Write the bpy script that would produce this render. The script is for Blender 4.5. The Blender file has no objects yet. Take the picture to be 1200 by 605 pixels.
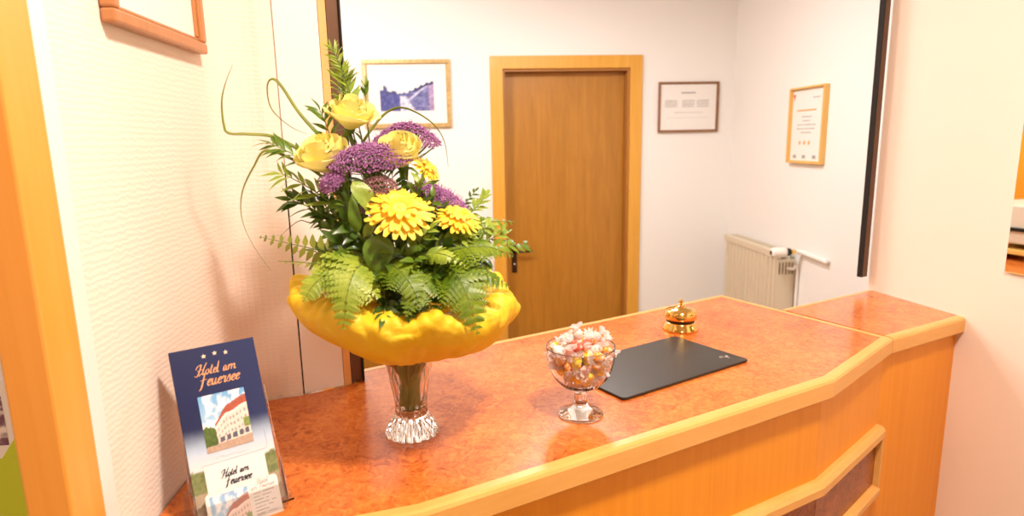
import bpy, math, random
from mathutils import Vector, Matrix, noise as mn
R = random.Random(7)
PI = math.pi
C = bpy.context.scene.collection

# ------------------------------------------------------------------ materials
def new_mat(name):
    m = bpy.data.materials.new(name); m.use_nodes = True
    nt = m.node_tree; b = nt.nodes['Principled BSDF']
    return m, nt, b

def plain(name, col, rough=.5, metal=0., spec=.5, coat=0., trans=0., ior=1.45, alpha=1., sss=0.):
    m, nt, b = new_mat(name)
    b.inputs['Base Color'].default_value = (*col, 1)
    b.inputs['Roughness'].default_value = rough
    b.inputs['Metallic'].default_value = metal
    b.inputs['Specular IOR Level'].default_value = spec
    b.inputs['Coat Weight'].default_value = coat
    b.inputs['Coat Roughness'].default_value = .08
    b.inputs['Transmission Weight'].default_value = trans
    b.inputs['IOR'].default_value = ior
    b.inputs['Alpha'].default_value = alpha
    return m

def tex_coord(nt, scale=(1, 1, 1), rot=(0, 0, 0)):
    tc = nt.nodes.new('ShaderNodeTexCoord'); mp = nt.nodes.new('ShaderNodeMapping')
    mp.inputs['Scale'].default_value = scale; mp.inputs['Rotation'].default_value = rot
    nt.links.new(tc.outputs['Object'], mp.inputs['Vector'])
    return mp.outputs['Vector']

def ramp(nt, fac, stops):
    r = nt.nodes.new('ShaderNodeValToRGB')
    while len(r.color_ramp.elements) < len(stops): r.color_ramp.elements.new(.5)
    for e, (p, c) in zip(r.color_ramp.elements, stops):
        e.position = p; e.color = (*c, 1)
    nt.links.new(fac, r.inputs['Fac'])
    return r.outputs['Color']

def noise(nt, vec, scale, detail=4, rough=.6, dist=0.):
    n = nt.nodes.new('ShaderNodeTexNoise')
    n.inputs['Scale'].default_value = scale; n.inputs['Detail'].default_value = detail
    n.inputs['Roughness'].default_value = rough; n.inputs['Distortion'].default_value = dist
    nt.links.new(vec, n.inputs['Vector'])
    return n.outputs['Fac']

def bump(nt, b, h, strength, dist=.002):
    n = nt.nodes.new('ShaderNodeBump'); n.inputs['Strength'].default_value = strength
    n.inputs['Distance'].default_value = dist
    nt.links.new(h, n.inputs['Height']); nt.links.new(n.outputs['Normal'], b.inputs['Normal'])

def noisy(name, stops, scale, vs=(1, 1, 1), rough=.5, coat=0., detail=5, dist=0., bmp=0., metal=0., vrot=(0, 0, 0)):
    m, nt, b = new_mat(name)
    v = tex_coord(nt, vs, vrot); f = noise(nt, v, scale, detail, .65, dist)
    nt.links.new(ramp(nt, f, stops), b.inputs['Base Color'])
    b.inputs['Roughness'].default_value = rough; b.inputs['Coat Weight'].default_value = coat
    b.inputs['Coat Roughness'].default_value = .12; b.inputs['Metallic'].default_value = metal
    if bmp: bump(nt, b, f, bmp)
    return m

def wall_mat(name, col, scale=90, strength=.25, ribs=False):
    m, nt, b = new_mat(name)
    v = tex_coord(nt)
    f = noise(nt, v, scale, 3)
    b.inputs['Base Color'].default_value = (*col, 1)
    b.inputs['Roughness'].default_value = .75
    if ribs:
        w = nt.nodes.new('ShaderNodeTexWave'); w.wave_type = 'BANDS'; w.bands_direction = 'Z'
        w.inputs['Scale'].default_value = 42; w.inputs['Distortion'].default_value = 5
        w.inputs['Detail'].default_value = 3; w.inputs['Detail Scale'].default_value = 2.2
        nt.links.new(v, w.inputs['Vector'])
        bump(nt, b, w.outputs['Fac'], strength, .0015)
    else:
        bump(nt, b, f, strength, .002)
    return m

def wood(name, a, bcol, rough=.4, vs=(14, 14, .7), coat=.15, rot=(0, 0, 0)):
    return noisy(name, [(.3, a), (.7, bcol)], 3.5, vs, rough, coat, 5, .6, vrot=rot)

def burl(name, cols, rough=.22, coat=.5):
    m, nt, b = new_mat(name)
    v = tex_coord(nt)
    f1 = noise(nt, v, 55, 6, .7, 1.6)
    f2 = noise(nt, v, 9, 3, .5, .5)
    mx = nt.nodes.new('ShaderNodeMath'); mx.operation = 'MULTIPLY_ADD'
    nt.links.new(f2, mx.inputs[0]); mx.inputs[1].default_value = .35
    nt.links.new(f1, mx.inputs[2])
    sb = nt.nodes.new('ShaderNodeMath'); sb.operation = 'SUBTRACT'; sb.inputs[1].default_value = .175
    nt.links.new(mx.outputs[0], sb.inputs[0])
    nt.links.new(ramp(nt, sb.outputs[0], cols), b.inputs['Base Color'])
    b.inputs['Roughness'].default_value = rough
    b.inputs['Coat Weight'].default_value = coat; b.inputs['Coat Roughness'].default_value = .1
    return m

def attr_mat(name, rough=.5, coat=0., sub=0.):
    m, nt, b = new_mat(name)
    a = nt.nodes.new('ShaderNodeAttribute'); a.attribute_name = 'print'
    nt.links.new(a.outputs['Color'], b.inputs['Base Color'])
    b.inputs['Roughness'].default_value = rough; b.inputs['Coat Weight'].default_value = coat
    return m

def leafy(name, a, bcol, rough=.4, scale=60, trans=.25):
    """leaf or petal: principled mixed with some translucency"""
    m, nt, b = new_mat(name)
    v = tex_coord(nt); f = noise(nt, v, scale, 3)
    col = ramp(nt, f, [(.3, a), (.7, bcol)])
    nt.links.new(col, b.inputs['Base Color']); b.inputs['Roughness'].default_value = rough
    t = nt.nodes.new('ShaderNodeBsdfTranslucent'); nt.links.new(col, t.inputs['Color'])
    mx = nt.nodes.new('ShaderNodeMixShader'); mx.inputs['Fac'].default_value = trans
    nt.links.new(b.outputs[0], mx.inputs[1]); nt.links.new(t.outputs[0], mx.inputs[2])
    nt.links.new(mx.outputs[0], nt.nodes['Material Output'].inputs['Surface'])
    return m

M = {}
M['wallpaper'] = wall_mat('cream_wallpaper', (.86, .76, .67), strength=.16, ribs=True)
M['hallwall'] = wall_mat('cream_plaster', (.86, .76, .67), 70, .10)
M['alcove'] = wall_mat('white_woodchip', (.84, .83, .81), 120, .30)
M['ceiling'] = wall_mat('ceiling_white', (.85, .83, .80), 60, .1)
M['floor'] = noisy('floor_tiles', [(.3, (.20, .11, .025)), (.7, (.28, .16, .04))], 4, (1, 12, 1), .4)
M['laminate_white'] = plain('white_laminate', (.86, .82, .78), .3)
M['burl'] = burl('orange_burl_laminate', [(.30, (.28, .050, .008)), (.44, (.53, .130, .020)), (.58, (.66, .195, .034)), (.75, (.74, .27, .058))], .24, .18)
M['burl_dark'] = burl('brown_burl_laminate', [(.32, (.10, .022, .008)), (.5, (.26, .062, .018)), (.7, (.42, .12, .04))], .3, .2)
M['edge'] = wood('beech_edge', (.69, .35, .085), (.76, .41, .12), .35, (3, 3, 14))
M['panel'] = wood('beech_panel', (.74, .26, .008), (.80, .31, .014), .42, (18, 18, .5))
M['doorwood'] = wood('beech_door', (.37, .155, .014), (.48, .21, .022), .38, (9, 9, .8))
M['frame_orange'] = wood('beech_frame', (.66, .32, .035), (.74, .38, .055), .4, (12, 12, .8))
M['casing'] = wood('beech_casing', (.80, .33, .05), (.86, .38, .07), .4, (14, 14, .6))
M['postwood'] = wood('beech_post', (.72, .40, .14), (.80, .46, .18), .4, (14, 14, .6))
M['rail_brown'] = plain('brown_aluminium', (.16, .085, .05), .35, .4)
M['rail_black'] = plain('black_seal_and_joint_shade', (.012, .010, .009), .7)
M['brass'] = plain('polished_brass', (.86, .56, .16), .12, 1.)
M['black_gap'] = plain('black_metal', (.008, .007, .006), .4)
M['pad'] = noisy('black_leather', [(.3, (.016, .012, .009)), (.7, (.024, .018, .013))], 300, rough=.33, bmp=.12)
M['silver'] = plain('silver_print', (.65, .6, .52), .4, .3)
M['glass'] = plain('clear_glass', (1, 1, 1), .0, trans=1., ior=1.5)
M['acrylic'] = plain('clear_acrylic', (1, 1, 1), .02, trans=1., ior=1.3)
M['rad'] = plain('radiator_enamel', (.66, .58, .44), .4)
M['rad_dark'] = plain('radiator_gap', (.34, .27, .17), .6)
M['white_plastic'] = plain('white_plastic', (.85, .80, .74), .35)
M['pipe_white'] = plain('white_pipe', (.84, .80, .77), .4)
M['metal_dark'] = plain('dark_bronze', (.07, .045, .03), .35, .8)
M['chrome'] = plain('chrome', (.75, .73, .70), .15, 1.)
M['goldframe'] = noisy('gold_bamboo_frame', [(.3, (.36, .22, .07)), (.7, (.66, .48, .20))], 60, rough=.4, metal=.3)
M['pineframe'] = wood('yellow_pine_frame', (.72, .42, .10), (.80, .50, .14), .4)
M['brownframe'] = wood('brown_frame', (.22, .095, .035), (.30, .13, .05), .4)
M['leftframe'] = wood('chestnut_frame', (.42, .17, .055), (.52, .22, .075), .35)
M['print'] = attr_mat('printed_paper', .5, .15)
M['glossprint'] = attr_mat('glossy_print', .3, .3)
M['paper_white'] = plain('white_paper', (.82, .80, .77), .6)
M['ink'] = plain('dark_ink', (.03, .03, .045), .6)
M['ink_soft'] = plain('grey_ink', (.36, .35, .35), .6)
M['ink_pale'] = plain('pale_grey_ink', (.60, .585, .57), .6)
M['ink_orange'] = plain('orange_ink', (.85, .36, .08), .6)
M['ink_red'] = plain('red_ink', (.6, .08, .04), .6)
M['ink_gold'] = plain('copper_foil', (.78, .40, .20), .35, .3)
M['star_foil'] = plain('pale_foil', (.95, .75, .55), .3, .2)
M['line_blue'] = plain('pale_line', (.55, .60, .70), .5)
M['wrap'] = leafy('yellow_tissue', (.94, .70, .018), (.96, .78, .06), .5, 25, .40)
M['petal'] = leafy('pale_yellow_petal', (.97, .90, .27), (.97, .94, .45), .5, 30, .30)
M['gerb'] = leafy('golden_petal', (.92, .64, .03), (.94, .72, .10), .5, 50, .22)
M['gerb_disc'] = noisy('yellow_disc', [(.3, (.80, .52, .04)), (.7, (.92, .74, .16))], 500, rough=.7)
M['purple'] = leafy('purple_floret', (.22, .06, .27), (.64, .32, .58), .6, 200, .15)
M['mauve'] = leafy('mauve_floret', (.30, .13, .17), (.52, .32, .30), .6, 160, .15)
M['dark_leaf'] = leafy('dark_green_leaf', (.028, .070, .008), (.085, .165, .016), .32, 40, .22)
M['mid_leaf'] = leafy('mid_green_leaf', (.07, .155, .012), (.17, .28, .022), .35, 40, .28)
M['light_leaf'] = leafy('light_green_leaf', (.20, .33, .025), (.38, .49, .07), .4, 40, .32)
M['fern'] = leafy('fern_green', (.085, .175, .006), (.25, .35, .016), .42, 35, .32)
M['fern_olive'] = leafy('olive_fern', (.17, .21, .02), (.30, .33, .04), .42, 35, .3)
M['fern_pale'] = leafy('pale_fern', (.22, .34, .02), (.46, .55, .07), .42, 35, .32)
M['grass'] = leafy('grass_blade', (.17, .22, .015), (.33, .37, .04), .45, 20, .3)
M['stem'] = plain('green_stem', (.13, .20, .035), .5)
M['stem_brown'] = plain('brown_stem', (.16, .09, .04), .55)
M['water_stem'] = plain('pale_stem', (.20, .22, .05), .5)
M['soil_red'] = plain('brown_bract', (.20, .05, .02), .6)

nt = M['wrap'].node_tree; b = nt.nodes['Principled BSDF']
v = tex_coord(nt); f_ = noise(nt, v, 16, 2, .5, 2.5)
ab = nt.nodes.new('ShaderNodeMath'); ab.operation = 'SUBTRACT'; ab.inputs[1].default_value = .5; nt.links.new(f_, ab.inputs[0])
a2 = nt.nodes.new('ShaderNodeMath'); a2.operation = 'ABSOLUTE'; nt.links.new(ab.outputs[0], a2.inputs[0])
bump(nt, b, a2.outputs[0], .20, .02)

# ------------------------------------------------------------------ helpers
def link(o, parent=None):
    C.objects.link(o)
    if parent is not None: o.parent = parent
    return o

def tag(o, label=None, cat=None, group=None, kind=None):
    if label: o['label'] = label
    if cat: o['category'] = cat
    if group: o['group'] = group
    if kind: o['kind'] = kind
    return o

def empty(name, loc, label=None, cat=None, group=None, kind=None):
    o = bpy.data.objects.new(name, None); o.empty_display_size = .02
    o.location = loc; link(o)
    return tag(o, label, cat, group, kind)

class MB:
    """collects geometry in world coordinates, linked as one mesh object"""
    def __init__(s): s.v = []; s.f = []; s.mi = []; s.col = []; s.cur = 0
    def add(s, vs, fs, col=None):
        o = len(s.v); s.v += [tuple(p) for p in vs]
        for f in fs: s.f.append(tuple(i + o for i in f)); s.mi.append(s.cur)
        if col is not None: s.col += list(col)
        return s
    def mat(s, i): s.cur = i; return s
    def obox(s, c, ax, ay, az, hx, hy, hz):
        c = Vector(c); ax, ay, az = Vector(ax) * hx, Vector(ay) * hy, Vector(az) * hz
        vs = [c + ax * i + ay * j + az * k for k in (-1, 1) for j in (-1, 1) for i in (-1, 1)]
        return s.add(vs, [(0, 2, 3, 1), (4, 5, 7, 6), (0, 1, 5, 4), (2, 6, 7, 3), (0, 4, 6, 2), (1, 3, 7, 5)])
    def box(s, x0, x1, y0, y1, z0, z1):
        return s.obox(((x0 + x1) / 2, (y0 + y1) / 2, (z0 + z1) / 2), (1, 0, 0), (0, 1, 0), (0, 0, 1), (x1 - x0) / 2, (y1 - y0) / 2, (z1 - z0) / 2)
    def prism(s, poly, z0, z1):
        n = len(poly)
        vs = [(p[0], p[1], z0) for p in poly] + [(p[0], p[1], z1) for p in poly]
        fs = [tuple(range(n - 1, -1, -1)), tuple(range(n, 2 * n))]
        fs += [(i, (i + 1) % n, n + (i + 1) % n, n + i) for i in range(n)]
        return s.add(vs, fs)
    def lathe(s, prof, c, n=48, mod=None, close=False, axis=None):
        """profile of (r, z) turned about z (or about the axis frame)"""
        cx, cy, cz = c; vs = []; fs = []
        X, Y, Z = axis if axis else (Vector((1, 0, 0)), Vector((0, 1, 0)), Vector((0, 0, 1)))
        c = Vector(c)
        for r, z in prof:
            for i in range(n):
                a = 2 * PI * i / n; rr = r * (mod(a, z, r) if mod else 1)
                vs.append(c + X * (rr * math.cos(a)) + Y * (rr * math.sin(a)) + Z * z)
        m = len(prof)
        for j in range(m - 1 if not close else m):
            k = (j + 1) % m
            for i in range(n):
                fs.append((j * n + i, j * n + (i + 1) % n, k * n + (i + 1) % n, k * n + i))
        if not close:
            fs.append(tuple(range(n - 1, -1, -1))); fs.append(tuple((m - 1) * n + i for i in range(n)))
        return s.add(vs, fs)
    def tube(s, pts, rad, n=8, cap=True):
        pts = [Vector(p) for p in pts]; m = len(pts); vs = []; fs = []
        rr = rad if isinstance(rad, (list, tuple)) else [rad] * m
        up = None
        for i, p in enumerate(pts):
            t = (pts[min(i + 1, m - 1)] - pts[max(i - 1, 0)]).normalized()
            if up is None:
                up = t.orthogonal().normalized()
            up = (up - t * up.dot(t))
            up = up.normalized() if up.length > 1e-6 else t.orthogonal().normalized()
            sd = t.cross(up)
            for k in range(n):
                a = 2 * PI * k / n
                vs.append(p + (up * math.cos(a) + sd * math.sin(a)) * rr[i])
        for i in range(m - 1):
            for k in range(n):
                fs.append((i * n + k, i * n + (k + 1) % n, (i + 1) * n + (k + 1) % n, (i + 1) * n + k))
        if cap:
            fs.append(tuple(range(n - 1, -1, -1))); fs.append(tuple((m - 1) * n + k for k in range(n)))
        return s.add(vs, fs)
    def grid(s, pts, nu, nv, col=None):
        fs = [(j * nu + i, j * nu + i + 1, (j + 1) * nu + i + 1, (j + 1) * nu + i) for j in range(nv - 1) for i in range(nu - 1)]
        return s.add(pts, fs, col)
    def build(s, name, mat, parent=None, smooth=False, bevel=0., solid=0., seg=2, label=None):
        off = Vector((0, 0, 0))
        if parent is not None:
            q = parent
            while q is not None: off = off + Vector(q.location); q = q.parent
        me = bpy.data.meshes.new(name)
        own = None
        if parent is None:
            xs = [p[0] for p in s.v]; ys = [p[1] for p in s.v]; zs = [p[2] for p in s.v]
            off = Vector(((min(xs) + max(xs)) / 2, (min(ys) + max(ys)) / 2, min(zs))); own = off
        me.from_pydata([tuple(Vector(p) - off) for p in s.v], [], s.f)
        for m in (mat if isinstance(mat, (list, tuple)) else [mat]): me.materials.append(m)
        for p, i in zip(me.polygons, s.mi): p.material_index = i; p.use_smooth = smooth
        if s.col:
            a = me.color_attributes.new('print', 'FLOAT_COLOR', 'POINT')
            for i, c in enumerate(s.col): a.data[i].color = (*c, 1)
        me.update()
        o = bpy.data.objects.new(name, me)
        if own is not None: o.location = own
        link(o, parent)
        if solid:
            md = o.modifiers.new('Solidify', 'SOLIDIFY'); md.thickness = solid; md.offset = 0
        if bevel:
            md = o.modifiers.new('Bevel', 'BEVEL'); md.width = bevel; md.segments = seg
            md.limit_method = 'ANGLE'; md.angle_limit = math.radians(40)
        if label: o['label'] = label
        return o

def struct(name, mb, mat, parent=None, **k):
    o = mb.build(name, mat, parent, **k)
    if parent is None: o['kind'] = 'structure'
    return o

def offset(line, d):
    """open polyline offset to its left by d, mitred"""
    out = []; n = len(line)
    P = [Vector(p[:2]) for p in line]
    for i in range(n):
        ds = []
        if i > 0: ds.append((P[i] - P[i - 1]).normalized())
        if i < n - 1: ds.append((P[i + 1] - P[i]).normalized())
        ns = [Vector((-t.y, t.x)) for t in ds]
        if len(ns) == 1: out.append(P[i] + ns[0] * d)
        else:
            b = (ns[0] + ns[1]).normalized(); out.append(P[i] + b * (d / max(.3, b.dot(ns[0]))))
    return out

def sweep(mb, line, sect, cap=True):
    """section of (inward offset, z) swept along a polyline"""
    rows = [[(q.x, q.y, z) for q in offset(line, o)] for o, z in sect]
    m = len(line); k = len(sect)
    vs = [p for r in rows for p in r]; fs = []
    for j in range(k):
        jn = (j + 1) % k
        for i in range(m - 1): fs.append((j * m + i, j * m + i + 1, jn * m + i + 1, jn * m + i))
    if cap:
        fs.append(tuple(j * m for j in range(k))); fs.append(tuple(j * m + m - 1 for j in range(k - 1, -1, -1)))
    return mb.add(vs, fs)

def crom(pts, k=6):
    P = [Vector(p) for p in pts]; out = []
    for i in range(len(P) - 1):
        a = P[max(i - 1, 0)]; b = P[i]; c = P[i + 1]; d = P[min(i + 2, len(P) - 1)]
        for j in range(k):
            t = j / k
            out.append(.5 * ((2 * b) + (c - a) * t + (2 * a - 5 * b + 4 * c - d) * t * t + (-a + 3 * b - 3 * c + d) * t ** 3))
    out.append(P[-1]); return out

def lerp(a, b, t): return tuple(x + (y - x) * t for x, y in zip(a, b))
def sm(a, b, x):
    t = max(0., min(1., (x - a) / (b - a))); return t * t * (3 - 2 * t)
def hsh(i, j, k=0):
    v = math.sin(i * 127.1 + j * 311.7 + k * 74.7) * 43758.5453; return v - math.floor(v)
def vnoise(x, y, k=0):
    i, j = math.floor(x), math.floor(y); u, v = x - i, y - j
    u = u * u * (3 - 2 * u); v = v * v * (3 - 2 * v)
    return (hsh(i, j, k) * (1 - u) + hsh(i + 1, j, k) * u) * (1 - v) + (hsh(i, j + 1, k) * (1 - u) + hsh(i + 1, j + 1, k) * u) * v
def fbm(x, y, k=0): return .5 * vnoise(x, y, k) + .3 * vnoise(2 * x, 2 * y, k + 1) + .2 * vnoise(4 * x, 4 * y, k + 2)

def picture(mb, o, U, V, w, h, fn, nu=60, nv=60):
    """a printed image: a grid on the rectangle o + U*w, V*h with its own printed colours"""
    o, U, V = Vector(o), Vector(U), Vector(V); pts = []; cols = []
    for j in range(nv):
        for i in range(nu):
            u, v = i / (nu - 1), j / (nv - 1)
            pts.append(o + U * (w * u) + V * (h * v)); cols.append(fn(u, v))
    return mb.grid(pts, nu, nv, cols)

def slab(mb, o, U, V, N, u0, u1, v0, v1, t=.0003):
    """thin rectangle of thickness t standing on the plane o,U,V"""
    o, U, V, N = Vector(o), Vector(U), Vector(V), Vector(N)
    return mb.obox(o + U * ((u0 + u1) / 2) + V * ((v0 + v1) / 2) + N * (t / 2), U, V, N, abs(u1 - u0) / 2, abs(v1 - v0) / 2, t / 2)

def star(mb, o, U, V, N, r, t=.0004, n=5):
    o, U, V, N = Vector(o), Vector(U), Vector(V), Vector(N)
    ring = [o + (U * math.sin(PI * i / n) + V * math.cos(PI * i / n)) * (r if i % 2 == 0 else r * .45) for i in range(2 * n)]
    m = 2 * n
    return mb.add([p for p in ring] + [p + N * t for p in ring], [tuple(range(m, 2 * m))] + [(i, (i + 1) % m, m + (i + 1) % m, m + i) for i in range(m)])

# handwriting: strokes of each letter (x, y), x-height 1
GL = {
 'l': (.50, [[(.22, 2.15), (.17, 1.5), (.12, .4), (.24, 0), (.48, .22)]]),
 'e': (.66, [[(0, .38), (.35, .52), (.58, .8), (.42, 1.0), (.18, .78), (.1, .36), (.3, 0), (.66, .28)]]),
 'o': (.80, [[(.42, 1.0), (.16, .78), (.1, .32), (.34, 0), (.62, .32), (.62, .78), (.42, 1.0)]]),
 't': (.58, [[(.30, 1.7), (.22, .9), (.18, .3), (.30, 0), (.54, .22)], [(0, 1.12), (.28, 1.14), (.60, 1.20)]]),
 'a': (.92, [[(.6, .85), (.35, 1.0), (.1, .6), (.15, .1), (.4, .1), (.6, .9), (.58, .25), (.7, 0), (.92, .28)]]),
 'm': (1.65, [[(.08, 1.0), (.12, .5), (.10, 0)], [(.12, .45), (.38, .98), (.62, .92), (.64, 0)], [(.66, .45), (.92, .98), (1.16, .92), (1.18, .25), (1.32, 0), (1.55, .22)]]),
 'u': (.9, [[(0, .75), (.1, 1.0), (.1, .3), (.28, 0), (.52, .4), (.6, 1.0), (.58, .25), (.7, 0), (.9, .28)]]),
 'r': (.74, [[(0, .6), (.15, 1.05), (.25, .85), (.48, .95), (.42, .3), (.5, 0), (.74, .28)]]),
 's': (.66, [[(0, .3), (.34, 1.05), (.46, .6), (.48, .2), (.28, 0), (.04, .15)], [(.36, .03), (.66, .28)]]),
 'H': (1.45, [[(-.35, 1.2), (-.1, 1.75), (.35, 2.0), (.5, 1.9), (.36, .8), (.05, -.1), (-.4, .05)], [(1.45, 2.25), (1.15, 1.4), (.98, .4), (1.1, 0), (1.4, .3)], [(-.05, .85), (.6, 1.02), (1.2, 1.1)]]),
 'F': (1.15, [[(-.25, 1.75), (0, 2.02), (.45, 2.08), (.95, 2.0), (1.5, 2.2)], [(.62, 2.05), (.52, 1.0), (.42, .1), (.30, -.35), (.10, -.50)], [(.05, .98), (.5, 1.02), (1.05, 1.10)]]),
 ' ': (.7, []),
}
def write(mb, text, o, U, V, N, size, width, slant=.32, thick=.28):
    o, U, V, N = Vector(o), Vector(U), Vector(V), Vector(N)
    tot = sum(GL[c][0] for c in text); size = width / tot if width else size; x = 0.
    for ch in text:
        adv, strokes = GL[ch]
        for st in strokes:
            P = crom([(x + a + slant * b, b, 0) for a, b in st], 5); n = len(P); vs = []
            for i, p in enumerate(P):
                t = (P[min(i + 1, n - 1)] - P[max(i - 1, 0)]); t.normalize()
                # broad pen: down strokes are thicker
                wd = thick * (.34 + .66 * abs(t.y)) * (.55 + .45 * math.sin(PI * min(1, max(0, (i + .6) / n)))) * .5
                nn = Vector((-t.y, t.x, 0))
                for sg in (-1, 1):
                    q = (p + nn * wd * sg) * size
                    vs.append(o + U * q.x + V * q.y)
            vs2 = vs + [v + N * .00025 for v in vs]; m = len(vs); fs = []
            for i in range(n - 1):
                a = 2 * i
                fs += [(m + a, m + a + 1, m + a + 3, m + a + 2), (a, a + 2, m + a + 2, m + a), (a + 1, m + a + 1, m + a + 3, a + 3)]
            mb.add(vs2, fs)
        x += adv
    return mb

CT = 1.12          # counter height
CEIL = 2.62

# ------------------------------------------------------------------ the room
struct('floor', MB().box(-2.6, 2.4, -2.6, 4.4, -.05, 0), M['floor'])
struct('ceiling', MB().box(-2.6, 2.4, -2.6, 4.4, CEIL, CEIL + .05), M['ceiling'])
# left wall: thin partition with a rounded corner, then the short frontal piece
arc = [(-.385 + .07 - .07 * math.cos(a), 1.035 + .065 * math.sin(a)) for a in [PI / 2 * i / 10 for i in range(11)]]
front_pts = [(-.385, .642)] + arc + [(-.292, 1.1065)]
back_pts = [(-.292, 1.26), (-.421, 1.26), (-.421, .642)]
mb = MB(); mb.prism(front_pts + back_pts, 0, CEIL)
struct('wall_left', mb, M['wallpaper'])
# alcove walls
wb = MB(); wb.prism([(-2.05, 4.2), (.328, 4.2), (.328, 4.35), (-2.05, 4.35)], 0, CEIL); wb.prism([(1.176, 4.2), (2.05, 4.2), (2.05, 4.35), (1.176, 4.35)], 0, CEIL); wb.prism([(.328, 4.2), (1.176, 4.2), (1.176, 4.35), (.328, 4.35)], 2.03, CEIL)
struct('wall_back', wb, M['alcove'])
struct('wall_alcove_right', MB().box(1.90, 2.05, 1.72, 4.2, 0, CEIL), M['alcove'])
struct('wall_alcove_left', MB().box(-2.05, -1.95, 1.301, 4.2, 0, CEIL), M['alcove'])
struct('wall_partition_left', MB().box(-2.6, -.4215, 1.262, 1.30, 0, CEIL), M['alcove'])
# right hall wall (slightly turned)
A = Vector((1.205, 1.70)); B = Vector((1.258, 1.297)); t = (B - A).normalized(); nrm = Vector((-t.y, t.x))
far = A + t * 4.4
struct('wall_right', MB().prism([tuple(A), tuple(far), tuple(far + nrm * .12), tuple(A + nrm * .12)], 0, CEIL), M['hallwall'], bevel=.006)
struct('wall_partition_right', MB().box(1.33, 1.899, 1.705, 1.75, 0, CEIL), M['alcove'])
struct('wall_hall_back', MB().box(-2.6, 2.4, -2.7, -2.6, 0, CEIL), M['hallwall'])
struct('wall_hall_left', MB().box(-2.7, -2.6, -2.6, 1.3, 0, CEIL), M['hallwall'])

struct('baseboard_back', MB().box(-1.95, .245, 4.182, 4.1995, 0, .20), M['doorwood'], bevel=.003)

# wooden post and trim that end the left wall
tr = empty('trim_1', (-.403, .61, 0), kind='structure')
MB().box(-.4212, -.379, .582, .634, 0, CEIL - .002).build('post', M['casing'], tr, bevel=.003)
MB().box(-.3848, -.3815, .635, .660, 0, CEIL - .002).build('sealant_strip', M['laminate_white'], tr, bevel=.001)

# white laminate panel, wooden edge post at the left of the hatch
pa, pb = Vector((-.2895, 1.1085)), Vector((-.2235, 1.1405)); pt = (pb - pa).normalized(); pn = Vector((-pt.y, pt.x))
struct('trim_2', MB().prism([tuple(pa), tuple(pb), tuple(pb + pn * .06), tuple(pa + pn * .06)], CT + .001, CEIL - .002), M['laminate_white'], bevel=.0012)
struct('joint_shade_strip', MB().prism([(-.2915, 1.1085), (-.2900, 1.1088), (-.2900, 1.13), (-.2915, 1.13)], CT + .001, 1.53), M['rail_black'])  # black strip in the lower joint, stands in for the gap's shadow
qa = pb + pt * .0006; qb = qa + pt * .0135
struct('trim_3', MB().prism([tuple(qa), tuple(qb), tuple(qb + pn * .06), tuple(qa + pn * .06)], CT + .001, CEIL - .002), M['postwood'], bevel=.001)
# shutter guide rails
def guide_rail(name, o, T, Nn, z0, w, dep):
    e = empty(name, (o[0], o[1], z0), kind='structure')
    o = Vector(o); T = Vector(T); Nn = Vector(Nn)
    def pr(a, b, c, d): return [tuple(o + T * a + Nn * c), tuple(o + T * b + Nn * c), tuple(o + T * b + Nn * d), tuple(o + T * a + Nn * d)]
    return e, pr
ra = qb + pt * .0008
e, pr = guide_rail('trim_4', ra, pt, pn, CT + .001, .024, .05)
MB().prism(pr(0, .004, 0, .05), CT + .001, CEIL - .002).build('rail_flange', M['rail_brown'], e)
MB().prism(pr(.004, .022, .006, .05), CT + .001, CEIL - .002).build('rail_channel', M['rail_brown'], e)
MB().prism(pr(.022, .025, 0, .05), CT + .001, CEIL - .002).build('brush_seal', M['rail_black'], e)
T2 = Vector((.91, .415)); N2 = Vector((-.415, .91)); rb = Vector((1.1775, 1.6885))
e, pr = guide_rail('trim_5', rb, T2, N2, 1.156, .03, .05)
MB().prism(pr(0, .004, 0, .015), 1.156, CEIL - .002).build('brush_seal', M['rail_black'], e)
MB().prism(pr(.0042, .0265, 0, .015), 1.156, CEIL - .002).build('rail_channel', M['rail_brown'], e)

# ------------------------------------------------------------------ door in the back wall
YB = 4.2
d1 = empty('door_1', (.75, YB, 0), kind='structure')
fr = MB()
fr.box(.246, .328, YB - .022, YB - .001, 0, 2.112); fr.box(1.176, 1.258, YB - .022, YB - .001, 0, 2.112)
fr.box(.328, 1.176, YB - .022, YB - .001, 2.030, 2.112)
fr.build('door_frame', M['frame_orange'], d1, bevel=.003)
M['jamb'] = wood('beech_jamb', (.36, .15, .025), (.44, .19, .035), .42, (12, 12, .8))
jm = MB(); jm.box(.3285, .343, YB - .004, YB + .14, 0, 2.015); jm.box(1.161, 1.1755, YB - .004, YB + .14, 0, 2.015)
jm.box(.3285, 1.1755, YB - .004, YB + .14, 2.0152, 2.0296)
jm.build('door_lining', M['jamb'], d1)
LY = YB + .072
MB().box(.344, 1.160, LY, LY + .04, .008, 2.014).build('door_leaf', M['doorwood'], d1, bevel=.002)
dh = MB().box(.372, .408, LY - .009, LY - .0005, .66, .86).build('door_plate', M['metal_dark'], d1, bevel=.004)
MB().tube([(.390, LY - .009, .815), (.390, LY - .045, .815), (.405, LY - .052, .815), (.51, LY - .050, .817)], .0085, 10).build('lever', M['metal_dark'], dh, smooth=True)
MB().lathe([(.009, 0), (.009, .004)], (.390, LY - .0095, .72), 16, axis=(Vector((1, 0, 0)), Vector((0, 0, 1)), Vector((0, -1, 0)))).build('key_cylinder', M['chrome'], dh, smooth=True)

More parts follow.
